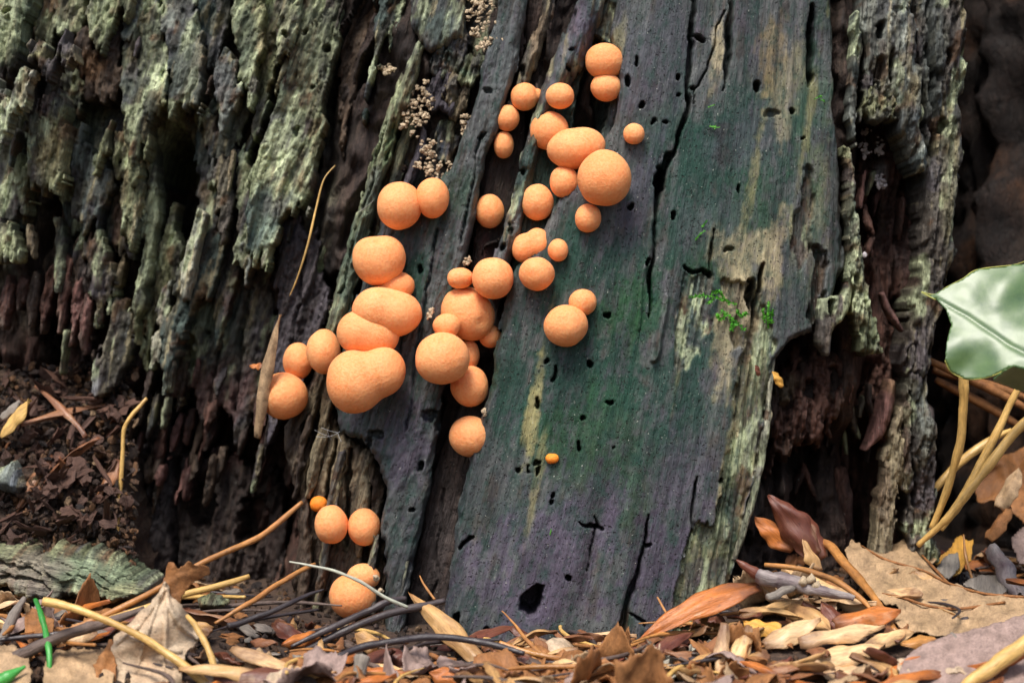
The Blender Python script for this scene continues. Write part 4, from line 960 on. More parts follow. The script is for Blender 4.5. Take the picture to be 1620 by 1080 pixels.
# ------------------------------------------------------------------ the glossy green leaf
def green_mat():
    t = NT('glossy_leaf')
    gr = t.attr('gr').outputs['Vector']
    n1 = t.noise(gr, 1, 4, .6, (3, 3, 3)); n2 = t.noise(gr, 1, 3, .6, (22, 22, 22))
    base = t.mix(t.rng(n1, .3, .7, 0, 1), (.030, .085, .018), (.075, .15, .03))
    base = t.mix(t.rng(n2, .3, .7, 0, .25), base, (.13, .19, .06))
    t.l(base, t.b.inputs['Base Color'])
    t.b.inputs['Roughness'].default_value = .48; t.b.inputs['Specular IOR Level'].default_value = 1.0
    t.b.inputs['Coat Weight'].default_value = .3; t.b.inputs['Coat Roughness'].default_value = .38
    t.l(t.bump(n2, .00004, .3), t.b.inputs['Normal'])
    return t.m
M_GLEAF = green_mat()
M_GEDGE = mat_litter('leaf_rim', [(.30, .30, .07), (.26, .27, .06)], spot=0)
gl = bpy.data.objects.new('green_leaf', None); COL.objects.link(gl)
tag(gl, 'glossy green leaf with pale yellow rim above straw-coloured stalks', 'leaf')
GL = [(1458, 462), (1478, 466), (1500, 453), (1525, 440), (1546, 427), (1600, 420), (1680, 414), (1760, 440), (1790, 520), (1760, 600), (1700, 622), (1650, 606), (1620, 592), (1600, 578), (1580, 590), (1556, 598), (1528, 599), (1505, 588), (1495, 570), (1497, 545), (1505, 515), (1497, 490), (1480, 474)]
def gl_Y(px, py):
    d = ((px - 1480) * .62 - (py - 470)) / 100                # distance across the midrib, + above it
    return -1.7 - .28 * (px - 1550) / 100 + .50 * (520 - py) / 100 + .10 * d * d - .10 * np.cos((px + py) / 40) * sst(.2, .9, np.abs(d)) + .035 * np.sin((px + .9 * py) / 17) * sst(.05, .5, np.abs(d))
leaf_part('leaf_blade', GL, gl_Y, M_GLEAF, [((1470, 466, 5)), ] if 0 else [[(1470, 467, 4), (1530, 500, 6), (1600, 548, 7), (1700, 600, 8)]], 3, 1.0, gl, .008, 31, .03, -.03)
n_ = len(GL)
tube_obj('leaf_rim', [P(x, y, float(gl_Y(np.array(float(x)), np.array(float(y))))) for x, y in GL[-1:] + GL[:19] if x < 1700][:20], .011, M_GEDGE, parent=gl, sides=6)
leaf_part('folded_edge', [(1570, 600), (1585, 588), (1604, 577), (1640, 588), (1700, 600), (1700, 640), (1650, 625), (1610, 615)], lambda px, py: -2.35 + (py - 590) / 100 * 2.0, M_GLEAF, (), 3, 1, gl, .02, 33, .03)

# ------------------------------------------------------------------ named leaves on the ground
def inter(*ab):
    xs, ys = ab[0::2], ab[1::2]
    return lambda px, py: np.interp(py, xs, ys)
oak = bpy.data.objects.new('oak_leaf', None); COL.objects.link(oak)
tag(oak, 'large tan dead oak leaf with lobed tip and thin brown veins', 'leaf')
OAK = [(1345, 852), (1360, 855), (1366, 866), (1393, 874), (1407, 862), (1443, 850), (1440, 862), (1424, 878), (1444, 860), (1461, 865), (1491, 872), (1484, 882), (1472, 892), (1481, 905), (1495, 919), (1518, 926), (1558, 939), (1609, 943), (1660, 950), (1660, 985), (1620, 990), (1586, 992), (1529, 1002), (1495, 1004), (1472, 1004), (1433, 996), (1416, 984), (1421, 962), (1399, 953), (1376, 939), (1356, 922), (1342, 899), (1338, 875)]
oak_y = lambda px, py: np.interp(py, [850, 1004], [2.2, -2.3]) + .25 * np.sin(px / 45) * sst(1000, 880, py)
VE = [[(1620, 944, 3), (1558, 938, 3), (1500, 922, 3), (1460, 902, 3), (1400, 884, 3), (1362, 862, 2)], [(1590, 952, 2), (1520, 962, 2), (1470, 958, 2), (1430, 945, 2), (1395, 938, 2)], [(1500, 922, 2), (1470, 890, 2), (1450, 868, 1)]]
leaf_part('leaf_blade', OAK, oak_y, M_LEAF, VE, 2.6, 2.5, oak, .07, 41, .025, .03)
for ve in VE:
    tube_obj('vein', [P(x, y, float(oak_y(np.array(float(x)), np.array(float(y)))) - .09) for x, y, w in ve], [.022] * (len(ve) - 1) + [.008], M_LEAF_BROWN, parent=oak, sides=6)
def leaf_thing(name, label, poly, Yf, mat, **kw):
    o = leaf_part('dead_leaf' if name is None else name, poly, Yf, mat, **kw)
    return tag(o, label, 'leaf')
leaf_thing('dead_leaf', 'flat greyish purple dead leaf beneath the tan oak leaf', [(1430, 1040), (1444, 1027), (1487, 1008), (1558, 990), (1640, 966), (1720, 960), (1720, 1140), (1400, 1140)], inter(960, -2.0, 1130, -4.6), M_LEAF_GREY, step=4, crumple=.03, seed=43, jag=2)
cl = bpy.data.objects.new('curled_leaf', None); COL.objects.link(cl)
tag(cl, 'crumpled pale beech leaf curled up among dry needles', 'leaf')
def curl_Y(px, py):
    t = np.clip((py - 905) / 150, 0, 1.3)
    c = 262 - 26 * t; hw = 14 + 72 * t
    q = np.clip((px - c) / hw, -1, 1)
    return -2.3 - (.12 + .75 * t) * np.sqrt(1 - q * q * .96) + .16 * np.sin(t * 9 + q * 2.0) * t
leaf_part('leaf_blade', [(262, 912), (252, 936), (228, 962), (202, 988), (181, 1006), (173, 1040), (178, 1074), (190, 1120), (285, 1120), (288, 1050), (300, 1026), (313, 1018), (319, 1001), (300, 976), (279, 952), (268, 934)], curl_Y, M_LEAF_PALE, [[(263, 918, 4), (268, 960, 5), (285, 990, 5), (312, 1010, 4)], [(262, 920, 2), (240, 980, 3), (216, 1060, 2)], [(262, 930, 2), (220, 990, 3), (184, 1020, 2)], [(264, 940, 2), (262, 1010, 3), (258, 1080, 2)], [(200, 1006, 3), (240, 1026, 4), (286, 1030, 3)]], 2.2, 3, cl, .03, 47, .02, .09)
leaf_part('folded_lobe', [(259, 925), (262, 905), (265, 886), (274, 892), (282, 902), (288, 896), (296, 889), (312, 893), (329, 894), (332, 906), (322, 914), (311, 922), (292, 932), (282, 958), (268, 950)], lambda px, py: -2.45 + .5 * (px - 262) / 70 - .2 * np.sin((px - 262) / 22), M_LEAF_BROWN, (), 2.2, 2, cl, .06, 48, .02)
leaf_thing('dead_leaf', 'flat tan leaf fragment under the curled pale leaf', [(70, 1040), (90, 1028), (170, 1026), (180, 1060), (176, 1120), (70, 1120)], inter(1020, -2.0, 1120, -4.4), M_LEAF, step=4, crumple=.08, seed=51, jag=3)
leaf_thing('dead_leaf', 'tan leaf scrap behind the green needle', [(-20, 1030), (20, 1020), (44, 1030), (50, 1064), (40, 1120), (-30, 1120)], inter(1020, -2.4, 1120, -4.2), M_LEAF, step=4, crumple=.08, seed=53, jag=3)
leaf_thing('dead_leaf', 'small brown leaf scrap beside the grey twig end', [(40, 970), (64, 962), (84, 980), (86, 1010), (60, 1016), (38, 1000)], inter(960, -1.2, 1016, -2.2), M_LEAF_BROWN, step=3, crumple=.08, seed=54, jag=3)
leaf_thing('dead_leaf', 'dark brown curled leaf edge next to the pale curled leaf', [(146, 1050), (170, 1024), (180, 1010), (184, 1050), (182, 1090), (160, 1090)], inter(1010, -2.6, 1090, -3.3), M_LEAF_BROWN, step=3, crumple=.1, seed=55, jag=2)
leaf_thing('dead_leaf', 'orange brown leaf hanging against the rotten wall', [(160, 790), (176, 776), (188, 790), (184, 820), (178, 850), (168, 846), (160, 820)], inter(780, 3.0, 850, 2.4), M_LEAF_BROWN, step=3, crumple=.1, seed=56, jag=2.5)
leaf_thing('dead_leaf', 'yellowish leaf scrap behind the oak leaf tip', [(1476, 890), (1500, 870), (1520, 850), (1540, 852), (1538, 880), (1520, 910), (1496, 914)], inter(850, 2.6, 914, 1.6), M_YELLOW, step=3, crumple=.1, seed=57, jag=2)
leaf_thing('dead_leaf', 'olive leaf scrap touching the oak leaf tip', [(1478, 900), (1496, 880), (1516, 876), (1518, 896), (1500, 916)], inter(876, 2.0, 916, 1.2), M_GREYBIT, step=3, crumple=.06, seed=58, jag=2)
leaf_thing('dead_leaf', 'brown leaf standing upright behind the straw stalks', [(1540, 760), (1590, 720), (1640, 700), (1660, 800), (1620, 830), (1580, 800), (1548, 800)], inter(700, 4.4, 830, 3.4), M_LEAF_BROWN, step=4, crumple=.12, seed=59, jag=2)
leaf_thing('dead_leaf', 'pale pinkish leaf at the picture edge behind the bark twig', [(1598, 850), (1620, 830), (1660, 840), (1660, 900), (1610, 890)], inter(830, 2.4, 900, 1.8), M_LEAF_GREY, step=4, crumple=.08, seed=60, jag=2)
leaf_thing('dead_leaf', 'white speckled leaf scrap between oak leaf and bark twig', [(1520, 926), (1548, 910), (1580, 908), (1592, 930), (1588, 944), (1556, 938)], inter(908, .9, 944, -.2), M_GREYBIT, step=3, crumple=.06, seed=61, jag=2)
leaf_thing('dead_leaf', 'ragged pale strip of leaf under the beech scales', [(1420, 1042), (1450, 1038), (1500, 1046), (1540, 1056), (1536, 1066), (1480, 1066), (1440, 1066), (1416, 1056)], inter(1036, -2.9, 1066, -3.6), M_LEAF_PALE, step=3, crumple=.06, seed=62, jag=3)

# ------------------------------------------------------------------ bark chunk
chunk = slab('bark_chunk', [(-60, 872), (-20, 868), (10, 866), (34, 872), (60, 880), (76, 864), (110, 868), (150, 872), (172, 884), (186, 900), (214, 912), (246, 922), (240, 938), (206, 946), (180, 950), (150, 940), (116, 938), (90, 946), (40, 942), (10, 926), (-60, 924)], .4, 1.2, 2.2, 'olive', 1.2, 5, 9, .25, tilt=(0, -1.2), bulge=.2, horiz=True,
    ops=[('stain', 140, 900, 120, 30, (.15, .20, .125), .7), ('stain', 40, 910, 80, 40, (.25, .20, .16), .7), ('ridge', [(-60, 880, 4), (60, 896, 4), (120, 915, 4)], .12), ('crack', [(-60, 892, 3), (0, 896, 4), (70, 912, 3)], .2), ('crack', [(-60, 908, 3), (20, 912, 4), (90, 930, 3)], .2), ('crack', [(60, 885, 3), (70, 900, 5), (84, 912, 4)], .2), ('crack', [(90, 890, 2), (160, 905, 3), (220, 925, 2)], .12), ('crack', [(110, 905, 2), (180, 922, 3)], .12)])
chunk.parent = None
tag(chunk, 'greenish grey slab of bark lying at the foot of the rotten wall', 'bark')
chunk2 = slab('bark_chunk', [(310, 950), (330, 944), (356, 950), (362, 958), (340, 966), (316, 962)], -.6, .3, 2, 'olive', 1.2, 3, 5, .1, bulge=.1); chunk2.parent = None
tag(chunk2, 'small green grey bark chip under the dry needles', 'bark')
chunk3 = slab('bark_chunk', [(0, 740), (14, 730), (30, 756), (38, 772), (22, 784), (0, 776), (-30, 770), (-30, 744)], 1.8, .5, 2.4, 'gray', 1.5, 4, 6, .15, bulge=.2, ops=[('stain', 12, 760, 30, 30, (.17, .19, .21), .7)]); chunk3.parent = None
tag(chunk3, 'bluish grey bark lump resting on the brown debris slope', 'bark')

# ------------------------------------------------------------------ stalks, needles and twigs, one by one
def stalk(name, pts, r, mat, label, cat, **kw):
    n = len(pts); rr = r if np.ndim(r) else [r * .75] + [r] * (n - 2) + [r * .5]
    return tube_obj(name, T(pts), rr, mat, label, cat, **kw)
stalk('pine_needle', [(478, 794, -.35), (440, 826, -.6), (400, 855, -.9), (320, 890, -1.3), (240, 936, -1.7), (160, 976, -2.0), (110, 994, -2.2)], .05, M_NEEDLE, 'long dry needle leaning with its tip on the frayed wood wedge', 'needle')
stalk('pine_needle', [(394, 911, -1.2), (350, 926, -1.4), (300, 938, -1.6), (230, 962, -1.9), (160, 984, -2.1), (100, 1000, -2.3)], .055, M_STRAW, 'straw-coloured needle passing behind the curled pale leaf', 'needle')
stalk('leaf_stalk', [(70, 951, -2.8), (100, 957, -2.9), (150, 974, -3.0), (210, 1000, -3.1), (260, 1030, -3.2), (300, 1060, -3.3), (340, 1095, -3.4)], [.075, .06, .055, .055, .065, .07, .07], M_STRAW, 'thick yellow leaf stalk crossing in front of the curled leaf', 'stalk')
stalk('leaf_stalk', [(296, 974, -2.7), (312, 994, -2.9), (328, 1022, -3.1), (338, 1050, -3.2), (345, 1090, -3.3)], .05, M_STRAW, 'short bent yellow stalk springing from the curled leaf', 'stalk')
stalk('twig', [(-30, 1062, -2.8), (20, 1040, -2.7), (80, 1014, -2.6), (130, 995, -2.5), (160, 988, -2.4), (230, 962, -2.2)], [.1, .095, .09, .09, .08, .05], M_TWIG, 'grey brown bare twig lying beside the green needle', 'twig', bumpy=.12, sides=10)
stalk('twig', [(-10, 1026, -2.0), (10, 1000, -1.8), (24, 970, -1.6), (38, 944, -1.4)], .075, M_GREYBIT, 'short grey split twig end standing by the green needle', 'twig', bumpy=.2)
stalk('twig', [(-20, 1014, -2.2), (40, 1006, -2.2), (90, 1002, -2.15), (140, 990, -2.1)], .04, M_DARKSTEM, 'thin purplish stem lying along the grey brown twig', 'twig')
stalk('green_needle', [(56, 948, -2.0), (64, 966, -2.2), (72, 1000, -2.5), (78, 1040, -2.8), (76, 1095, -3.0)], .048, M_GREEN, 'fresh green needle curving down past the tan leaf', 'needle')
stalk('green_needle', [(-20, 1082, -3.4), (10, 1072, -3.4), (40, 1054, -3.3)], [.12, .10, .02], M_GREEN, 'fresh green needle tip poking in over the tan leaf scrap', 'needle')
stalk('pine_needle', [(498, 892, -.6), (470, 905, -.9), (430, 930, -1.2), (390, 956, -1.6), (340, 985, -1.9)], .045, M_NEEDLE, 'brown needle ending beside the pale bent stem', 'needle')
stalk('dark_needle', [(512, 932, -1.0), (480, 944, -1.2), (440, 962, -1.5), (400, 978, -1.7), (360, 990, -1.9)], [.015, .04, .05, .05, .05], M_DARKSTEM, 'dark pointed needle above the black stems', 'needle')
stalk('dark_stalk', [(642, 946, -1.1), (610, 953, -1.25), (570, 972, -1.4), (520, 995, -1.6), (460, 1022, -1.8)], .055, M_DARKSTEM, 'black grooved stem pressed against the lowest orange ball', 'stalk')
stalk('dark_stalk', [(703, 950, -.9), (650, 962, -1.1), (600, 976, -1.3), (540, 1000, -1.5), (470, 1032, -1.7)], .065, M_DARKSTEM, 'longer black stem running under the grooved one', 'stalk')
stalk('pale_stalk', [(458, 888, -1.5), (490, 894, -1.65), (530, 903, -1.75), (570, 920, -1.8), (610, 945, -1.75), (645, 960, -1.6)], [.012, .02, .024, .028, .03, .028], M_PALE, 'pale grey green bent stem crossing the lowest orange ball', 'stalk')
stalk('dark_stalk', [(505, 1062, -2.9), (530, 1042, -2.8), (570, 1024, -2.6), (620, 1014, -2.5), (680, 1008, -2.4), (740, 1012, -2.4), (790, 1022, -2.5), (830, 1034, -2.6)], [.04, .055, .06, .06, .06, .055, .05, .04], M_DARKSTEM, 'long arched dark stem in front of the stump foot', 'stalk')
stalk('dry_straw', [(790, 1016, -1.6), (830, 1030, -1.7), (880, 1040, -1.8), (930, 1040, -1.7), (980, 1026, -1.5), (1020, 1012, -1.3)], .05, M_NEEDLE, 'brown straw arching along the foot of the face plate', 'stalk')
stalk('dry_straw', [(794, 966, -.9), (812, 984, -1.1), (832, 1010, -1.4), (856, 1034, -1.7)], [.012, .02, .035, .04], M_NEEDLE, 'short brown straw sticking up against the face plate', 'stalk')
stalk('dry_straw', [(840, 1040, -1.9), (880, 1056, -2.2), (930, 1076, -2.5), (960, 1090, -2.7)], .04, M_NEEDLE, 'reddish straw running down from the arching straw', 'stalk')
stalk('dry_straw', [(1040, 944, -.45), (1050, 962, -.6), (1062, 984, -.8)], .02, M_NEEDLE, 'tiny straw standing before the frayed olive edge', 'stalk')
stalk('dry_straw', [(664, 910, -.25), (672, 926, -.4), (688, 948, -.6)], [.01, .02, .02], M_NEEDLE, 'tiny curved straw above the tan cone-shaped husk', 'stalk')
# the stalks beside the green leaf
stalk('straw_stalk', [(1524, 590, .6), (1524, 640, .7), (1518, 700, .8), (1500, 770, 1.0), (1474, 835, 1.2)], [.085, .085, .08, .07, .06], M_STRAW, 'straw-coloured stalk rising straight under the green leaf', 'stalk')
stalk('straw_stalk', [(1612, 612, .9), (1584, 670, .9), (1550, 735, .9), (1515, 800, 1.0), (1490, 838, 1.1)], .075, M_STRAW, 'straw stalk crossing behind the paler forked one', 'stalk')
stalk('straw_stalk', [(1640, 650, .4), (1600, 690, .4), (1550, 755, .4), (1512, 802, .5), (1490, 828, .6), (1452, 862, .9)], [.08, .085, .085, .08, .065, .05], M_STRAW, 'pale forked straw stalk with a grey lower end', 'stalk')
stalk('straw_stalk', [(1466, 788, 2.0), (1510, 740, 2.1), (1560, 700, 2.2), (1600, 680, 2.2)], .075, M_STRAW, 'straw stalk lying back against the hollow rim', 'stalk')
for k, (a, b) in enumerate([((1470, 570, 3.0), (1650, 660, 3.0)), ((1480, 600, 3.2), (1640, 690, 3.2)), ((1476, 585, 3.4), (1650, 640, 3.4))]):
    stalk('brown_stalk', [a, ((a[0] + b[0]) / 2, (a[1] + b[1]) / 2 - 4, a[2]), b], .09, M_LEAF_BROWN, ['uppermost reddish brown stem behind the straw stalks', 'lowest reddish brown stem behind the straw stalks', 'middle reddish brown stem behind the straw stalks'][k], 'stalk')
stalk('bark_twig', [(1570, 868, 1.2), (1584, 890, .9), (1600, 920, .5), (1622, 955, .1)], [.13, .15, .15, .14], M_TWIG2, 'thick scarred twig stub behind the oak leaf', 'twig', bumpy=.2, sides=10)
stalk('bare_stick', [(1645, 1000, -3.6), (1600, 1034, -3.8), (1560, 1062, -3.9), (1520, 1095, -4.0)], [.13, .12, .11, .09], M_STRAW, 'pale smooth stick lying over the grey purple leaf', 'twig')
stalk('dark_needle', [(1210, 893, -.4), (1270, 900, -.7), (1320, 918, -1.1), (1360, 945, -1.5), (1376, 962, -1.7)], .05, M_NEEDLE, 'brown needle beside the knobbly twig', 'needle')
stalk('dark_needle', [(1288, 850, .8), (1315, 866, .4), (1350, 905, -.3), (1380, 940, -.9), (1418, 1000, -1.9)], [.06, .075, .07, .06, .05], M_NEEDLE, 'thick brown needle lying against the oak leaf edge', 'needle')
stalk('dark_needle', [(1540, 920, 1.6), (1528, 880, 1.9), (1524, 845, 2.1)], .03, M_NEEDLE, 'thin brown needle standing behind the oak leaf tip', 'needle')
stalk('dry_stalk', [(530, 262, 1.9), (512, 285, 1.8), (500, 330, 1.75), (486, 390, 1.7), (470, 440, 1.7), (458, 468, 1.75)], [.010, .015, .019, .020, .016, .006], M_STRAW, 'thin pale dry stem hanging in front of the dark recess', 'stalk')
stalk('dry_stalk', [(232, 630, 2.3), (210, 655, 2.2), (196, 680, 2.2), (194, 720, 2.2), (190, 780, 2.2), (186, 850, 2.1)], .04, M_STRAW, 'pale dry stem bent down along the rotten wall', 'stalk')
# knobbly twig
kt = bpy.data.objects.new('knobbly_twig', None); COL.objects.link(kt)
tag(kt, 'short knobbly beech twig with purple bark and pointed bud', 'twig')
tube_obj('stem', T([(1200, 908, -1.0), (1220, 916, -1.1), (1258, 924, -1.2), (1290, 932, -1.3), (1326, 940, -1.4), (1352, 946, -1.45)], ), [.12, .13, .12, .10, .075, .05], M_TWIG2, parent=kt, bumpy=.25, sides=10)
tube_obj('side_spur', T([(1254, 930, -1.3), (1230, 940, -1.5), (1214, 944, -1.6)]), [.06, .07, .055], M_GREYBIT, parent=kt, bumpy=.3)
tube_obj('bud', T([(1202, 910, -1.0), (1182, 898, -1.0), (1164, 886, -1.0)]), [.09, .08, .012], M_SCALE_RED, parent=kt)
for x, y in ((1270, 920), (1284, 916), (1292, 926)):
    V, F = ICO2; W = V * .075 * (1 + .35 * fbm(V[:, 0] * 2 + x, V[:, 2] * 2 + V[:, 1], x, 2))[:, None]
    new_obj('knob', make_mesh('knob', W + P(x, y, -1.32), F, M_CRUMB, True, None, V), kt)

# ------------------------------------------------------------------ bud scales placed one by one: base, tip, halfwidth
NS = [
 ((1200, 925, -.9), (1010, 1014, -1.3), .15, M_SCALE_ORANGE, 'large bright orange bud scale with a white tip leaning on the stump foot', .2),
 ((1262, 1008, -2.3), (1400, 990, -2.2), .17, M_SCALE_PALE, 'pale pinkish pod-like bud scale below the red one', .1),
 ((1205, 1014, -2.3), (1300, 980, -2.1), .16, M_SCALE_PALE, 'short golden bud scale behind the pale pinkish one', .2),
 ((1255, 1052, -2.8), (1402, 1022, -2.6), .19, M_SCALE_PALE, 'plump yellowish bud scale, longest of the row', .1),
 ((1370, 1020, -2.6), (1446, 998, -2.3), .11, M_SCALE_PALE, 'slim pink-tipped scale pointing at the grey purple leaf', .0),
 ((1320, 984, -1.9), (1424, 962, -1.7), .16, M_SCALE_ORANGE, 'glossy orange bud scale with a dark red tip', .1),
 ((1236, 990, -1.8), (1176, 988, -1.7), .18, M_YELLOW, 'hollow rolled golden husk beside the orange scale', -.3),
 ((1150, 985, -2.6), (1140, 1090, -3.0), .10, M_SCALE_PALE, 'narrow bluish white scale pointing downwards', .5),
 ((1186, 988, -2.5), (1150, 1080, -2.9), .12, M_SCALE_PALE, 'narrow cream scale beside the bluish white one', -.3),
 ((1215, 1030, -2.6), (1160, 1050, -2.8), .17, M_SCALE, 'rounded tan husk under the narrow cream scale', .0),
 ((1240, 1070, -3.2), (1130, 1078, -3.3), .16, M_SCALE_PALE, 'smooth pinkish brown scale at the lower picture edge', .1),
 ((1300, 1075, -3.1), (1390, 1060, -3.0), .20, M_SCALE_PALE, 'dull pinkish husk below the plump yellowish scale', -.2),
 ((1290, 880, .2), (1212, 785, .5), .20, M_SCALE_RED, 'dark red scale standing upright behind the stump edge', .9),
 ((1300, 885, .4), (1246, 800, .7), .18, M_SCALE_RED, 'second dark red scale leaning behind the knobbly twig', .5),
 ((1255, 870, .5), (1196, 815, .6), .16, M_SCALE_ORANGE, 'orange brown scale standing in the shade of the stump edge', .3),
 ((1300, 900, .1), (1270, 850, .3), .13, M_SCALE, 'tan scale standing between the red scales and the thick needle', -.4),
 ((1350, 1005, -1.7), (1300, 950, -1.3), .14, M_SCALE_RED, 'striped dark red scale behind the glossy orange one', .3),
 ((1480, 1008, -2.5), (1426, 1018, -2.7), .12, M_NEEDLE, 'narrow brown husk lying on the grey purple leaf', .2),
 ((780, 1062, -2.1), (643, 938, -.75), .15, M_SCALE, 'tan cone-shaped husk leaning on the plank with its tip up', .3),
 ((860, 1062, -2.6), (770, 1052, -2.5), .22, M_SCALE_RED, 'round reddish brown husk under the cone-shaped one', .2),
 ((420, 1060, -2.6), (500, 1048, -2.4), .16, M_SCALE_RED, 'dark red tubular scale near the dark arched stem', .1),
 ((370, 1020, -2.7), (520, 1090, -3.3), .15, M_SCALE_PALE, 'long white curled scale by the short bent stalk', .4),
 ((500, 1072, -3.0), (650, 1064, -2.9), .20, M_SCALE_ORANGE, 'broad orange scale under the dark arched stem', .2),
 ((560, 1030, -2.1), (500, 1050, -2.4), .15, M_SCALE_ORANGE, 'curled rust-orange scale behind the arched stem', -.5),
 ((600, 1018, -1.7), (560, 1004, -1.5), .13, M_SCALE, 'small tan scale below the black stems', .2),
 ((650, 1046, -2.2), (600, 1036, -2.1), .14, M_SCALE_RED, 'small dark scale behind the arched stem middle', .3),
 ((330, 1000, -1.7), (300, 986, -1.4), .12, M_SCALE, 'small brown scale beside the short bent stalk', .2),
 ((745, 1075, -3.0), (680, 1060, -2.9), .17, M_SCALE_ORANGE, 'rounded orange and purple husk at the lower picture edge', .3),
 ((404, 692, 1.5), (444, 498, 1.1), .11, M_LEAF, 'long dry tan husk standing beside the overhanging ball', .0),
 ((414, 575, .8), (394, 578, .8), .07, M_SCALE_ORANGE, 'small orange scale tucked behind the long dry husk', .0),
 ((0, 690, 2.3), (46, 630, 2.2), .14, M_STRAW, 'yellow brown husk on the debris slope', .3),
 ((0, 660, 2.4), (30, 632, 2.5), .08, M_GREYBIT, 'whitish chip on the debris slope above the husk', .2),
 ((1575, 800, 2.0), (1612, 740, 2.2), .16, M_LEAF, 'pale tan scale standing behind the straw stalks', .3),
 ((1560, 850, 1.8), (1600, 800, 2.0), .14, M_LEAF_BROWN, 'amber scale standing behind the bark twig', .4),
]
for i, (a, b, w, m, lab, roll) in enumerate(NS):
    put_scale('bud_scale', P(*a), P(*b), w, m, lab, 'husk' if 'husk' in lab else 'bud scale', None, roll, .18 if i == 0 else .38 if w < .2 else .33, .09 if i == 0 else .05, i, .3 if i == 0 else .4)
# small nodding pieces
put_scale('yellow_fragment', P(1240, 610, .1), P(1222, 588, .05), .06, M_YELLOW, 'crumpled yellow orange fragment stuck on the stump edge', 'fragment', None, .4, .3, .1, 5)
put_scale('red_fragment', P(1202, 594, .15), P(1196, 578, .1), .035, M_SCALE_RED, 'tiny red brown chip on the pale stump edge', 'fragment', None, .2, .2, .05, 6)
stalk('dry_stalk', [(1505, 1002, -2.6), (1520, 1018, -2.8), (1530, 1032, -2.9)], [.03, .05, .05], M_GREYBIT, 'short white and blue stalk end lying on the grey purple leaf', 'stalk')
stalk('grey_stub', [(566, 1090, -3.6), (568, 1066, -3.5), (572, 1042, -3.4)], [.06, .09, .12], M_GREYBIT, 'blunt grey stub poking up at the lower picture edge', 'twig')
stalk('fallen_twig', [(545, 1000, -1.4), (548, 985, -1.2)], .05, M_CRUMB, 'tiny beige nodule on the black grooved stem', 'fragment')

# ------------------------------------------------------------------ loose litter covering the ground
rl = random.Random(11)
def in_stump(x, y):
    if -4.6 < x < 4.1: return y > -.25
    if x <= -4.6: return y > 3.4
    return y > (3.2 if x < 6.4 else 5)
def where(x):
    return 'beside the bark slab' if x < -4.2 else 'below the lowest orange ball' if x < -1.2 else 'before the face plate' if x < 2.6 else 'around the knobbly twig' if x < 5.3 else 'around the oak leaf'
SC = [('tan', M_SCALE, 6), ('brown', M_SCALE_BROWN, 8), ('dark red', M_SCALE_RED, 4), ('orange', M_SCALE_ORANGE, 3), ('pale', M_SCALE_PALE, 3)]
protos = []
for k in range(12):
    L = .55 + .075 * k; V, F, gr, tt = scale_shape(L, (.13, .17, .21, .15, .25)[k % 5], (.3, .45, .6, .38)[k % 4], (.02, .06, .1)[k % 3], seed=k * 1.3 + .4, peak=.3 + .06 * (k % 3))
    protos.append([make_mesh('bud_scale', V - np.array([0, L / 2, 0]), F, m, True, tt, gr) for _, m, _ in SC])
scraps = []
LS = [('brown', M_LEAF_BROWN), ('tan', M_LEAF), ('greyish', M_LEAF_GREY), ('pale', M_LEAF_PALE)]
for k in range(8):
    r0 = random.Random(k + 50); n = 11
    pl = [(100 * (.34 + .2 * r0.random()) * math.cos(6.283 * i / n) * (1.5 if k % 2 else 1), 100 * (.3 + .22 * r0.random()) * math.sin(6.283 * i / n)) for i in range(n)]
    px, py, sdf, q, B = grid_mesh(pl, 5, 4, k, (9, 9))
    z = .16 * fbm(px / 40, py / 40, k, 2) + (.22 + .1 * (k % 3)) * ((px * math.cos(k) + py * math.sin(k)) / 50) ** 2 + .03 * fbm(px / 12, py / 12, k + 5, 2)
    row = []
    for nm, m in LS:
        row.append(make_mesh('leaf_scrap', np.stack([px / 100, py / 100, z], 1), q, m, True, None, np.stack([px / 100, py / 100, 0 * z + k], 1)))
    scraps.append(row)
nmesh = []
ND = [('brown', M_NEEDLE, 5), ('straw-coloured', M_STRAW, 2), ('blackish', M_DARKSTEM, 3), ('grey', M_TWIG, 3)]
for k in range(6):
    L = 1.4 + .35 * k; bend = (.05, -.08, .12, .02, -.15, .2)[k]
    V, F, gr = tube([(0, -L / 2, 0), (bend * L, -L / 6, .03), (bend * L, L / 6, .05), (0, L / 2, 0)], [.03, .04, .04, .015], 6)
    nmesh.append([make_mesh('dry_needle', V, F, m, True, None, gr) for _, m, _ in ND])
def bit_mesh(k):
    V, F = ICO2; W = V * np.array([.10, .17, .04]) * (1 + .55 * fbm(V[:, 0] * 1.7 + k * 3, V[:, 1] * 1.7 + V[:, 2], 900 + k, 3))[:, None]
    return W, F, V
bits = []
BT = [('grey', M_GREYBIT, 3), ('grey brown', M_TWIG, 4), ('rusty', M_LEAF_BROWN, 5), ('blackish', M_DARKSTEM, 3)]
for k in range(8):
    W, F, V = bit_mesh(k); bits.append([make_mesh('bark_bit', W, F, m, k % 2 == 0, None, V * .2 + k) for _, m, _ in BT])
def drop(me, name, x, y, lift, yaw, pitch, roll, sc, label, cat, group, solid=0):
    o = bpy.data.objects.new(name, me); COL.objects.link(o)
    o.location = (x * S, y * S, (float(ground_z(x, y)) - .1 + lift) * S)
    o.rotation_euler = (pitch, roll, yaw); o.scale = (sc,) * 3
    if solid:
        md = o.modifiers.new('thickness', 'SOLIDIFY'); md.thickness = solid * S
    tag(o, label, cat, group)
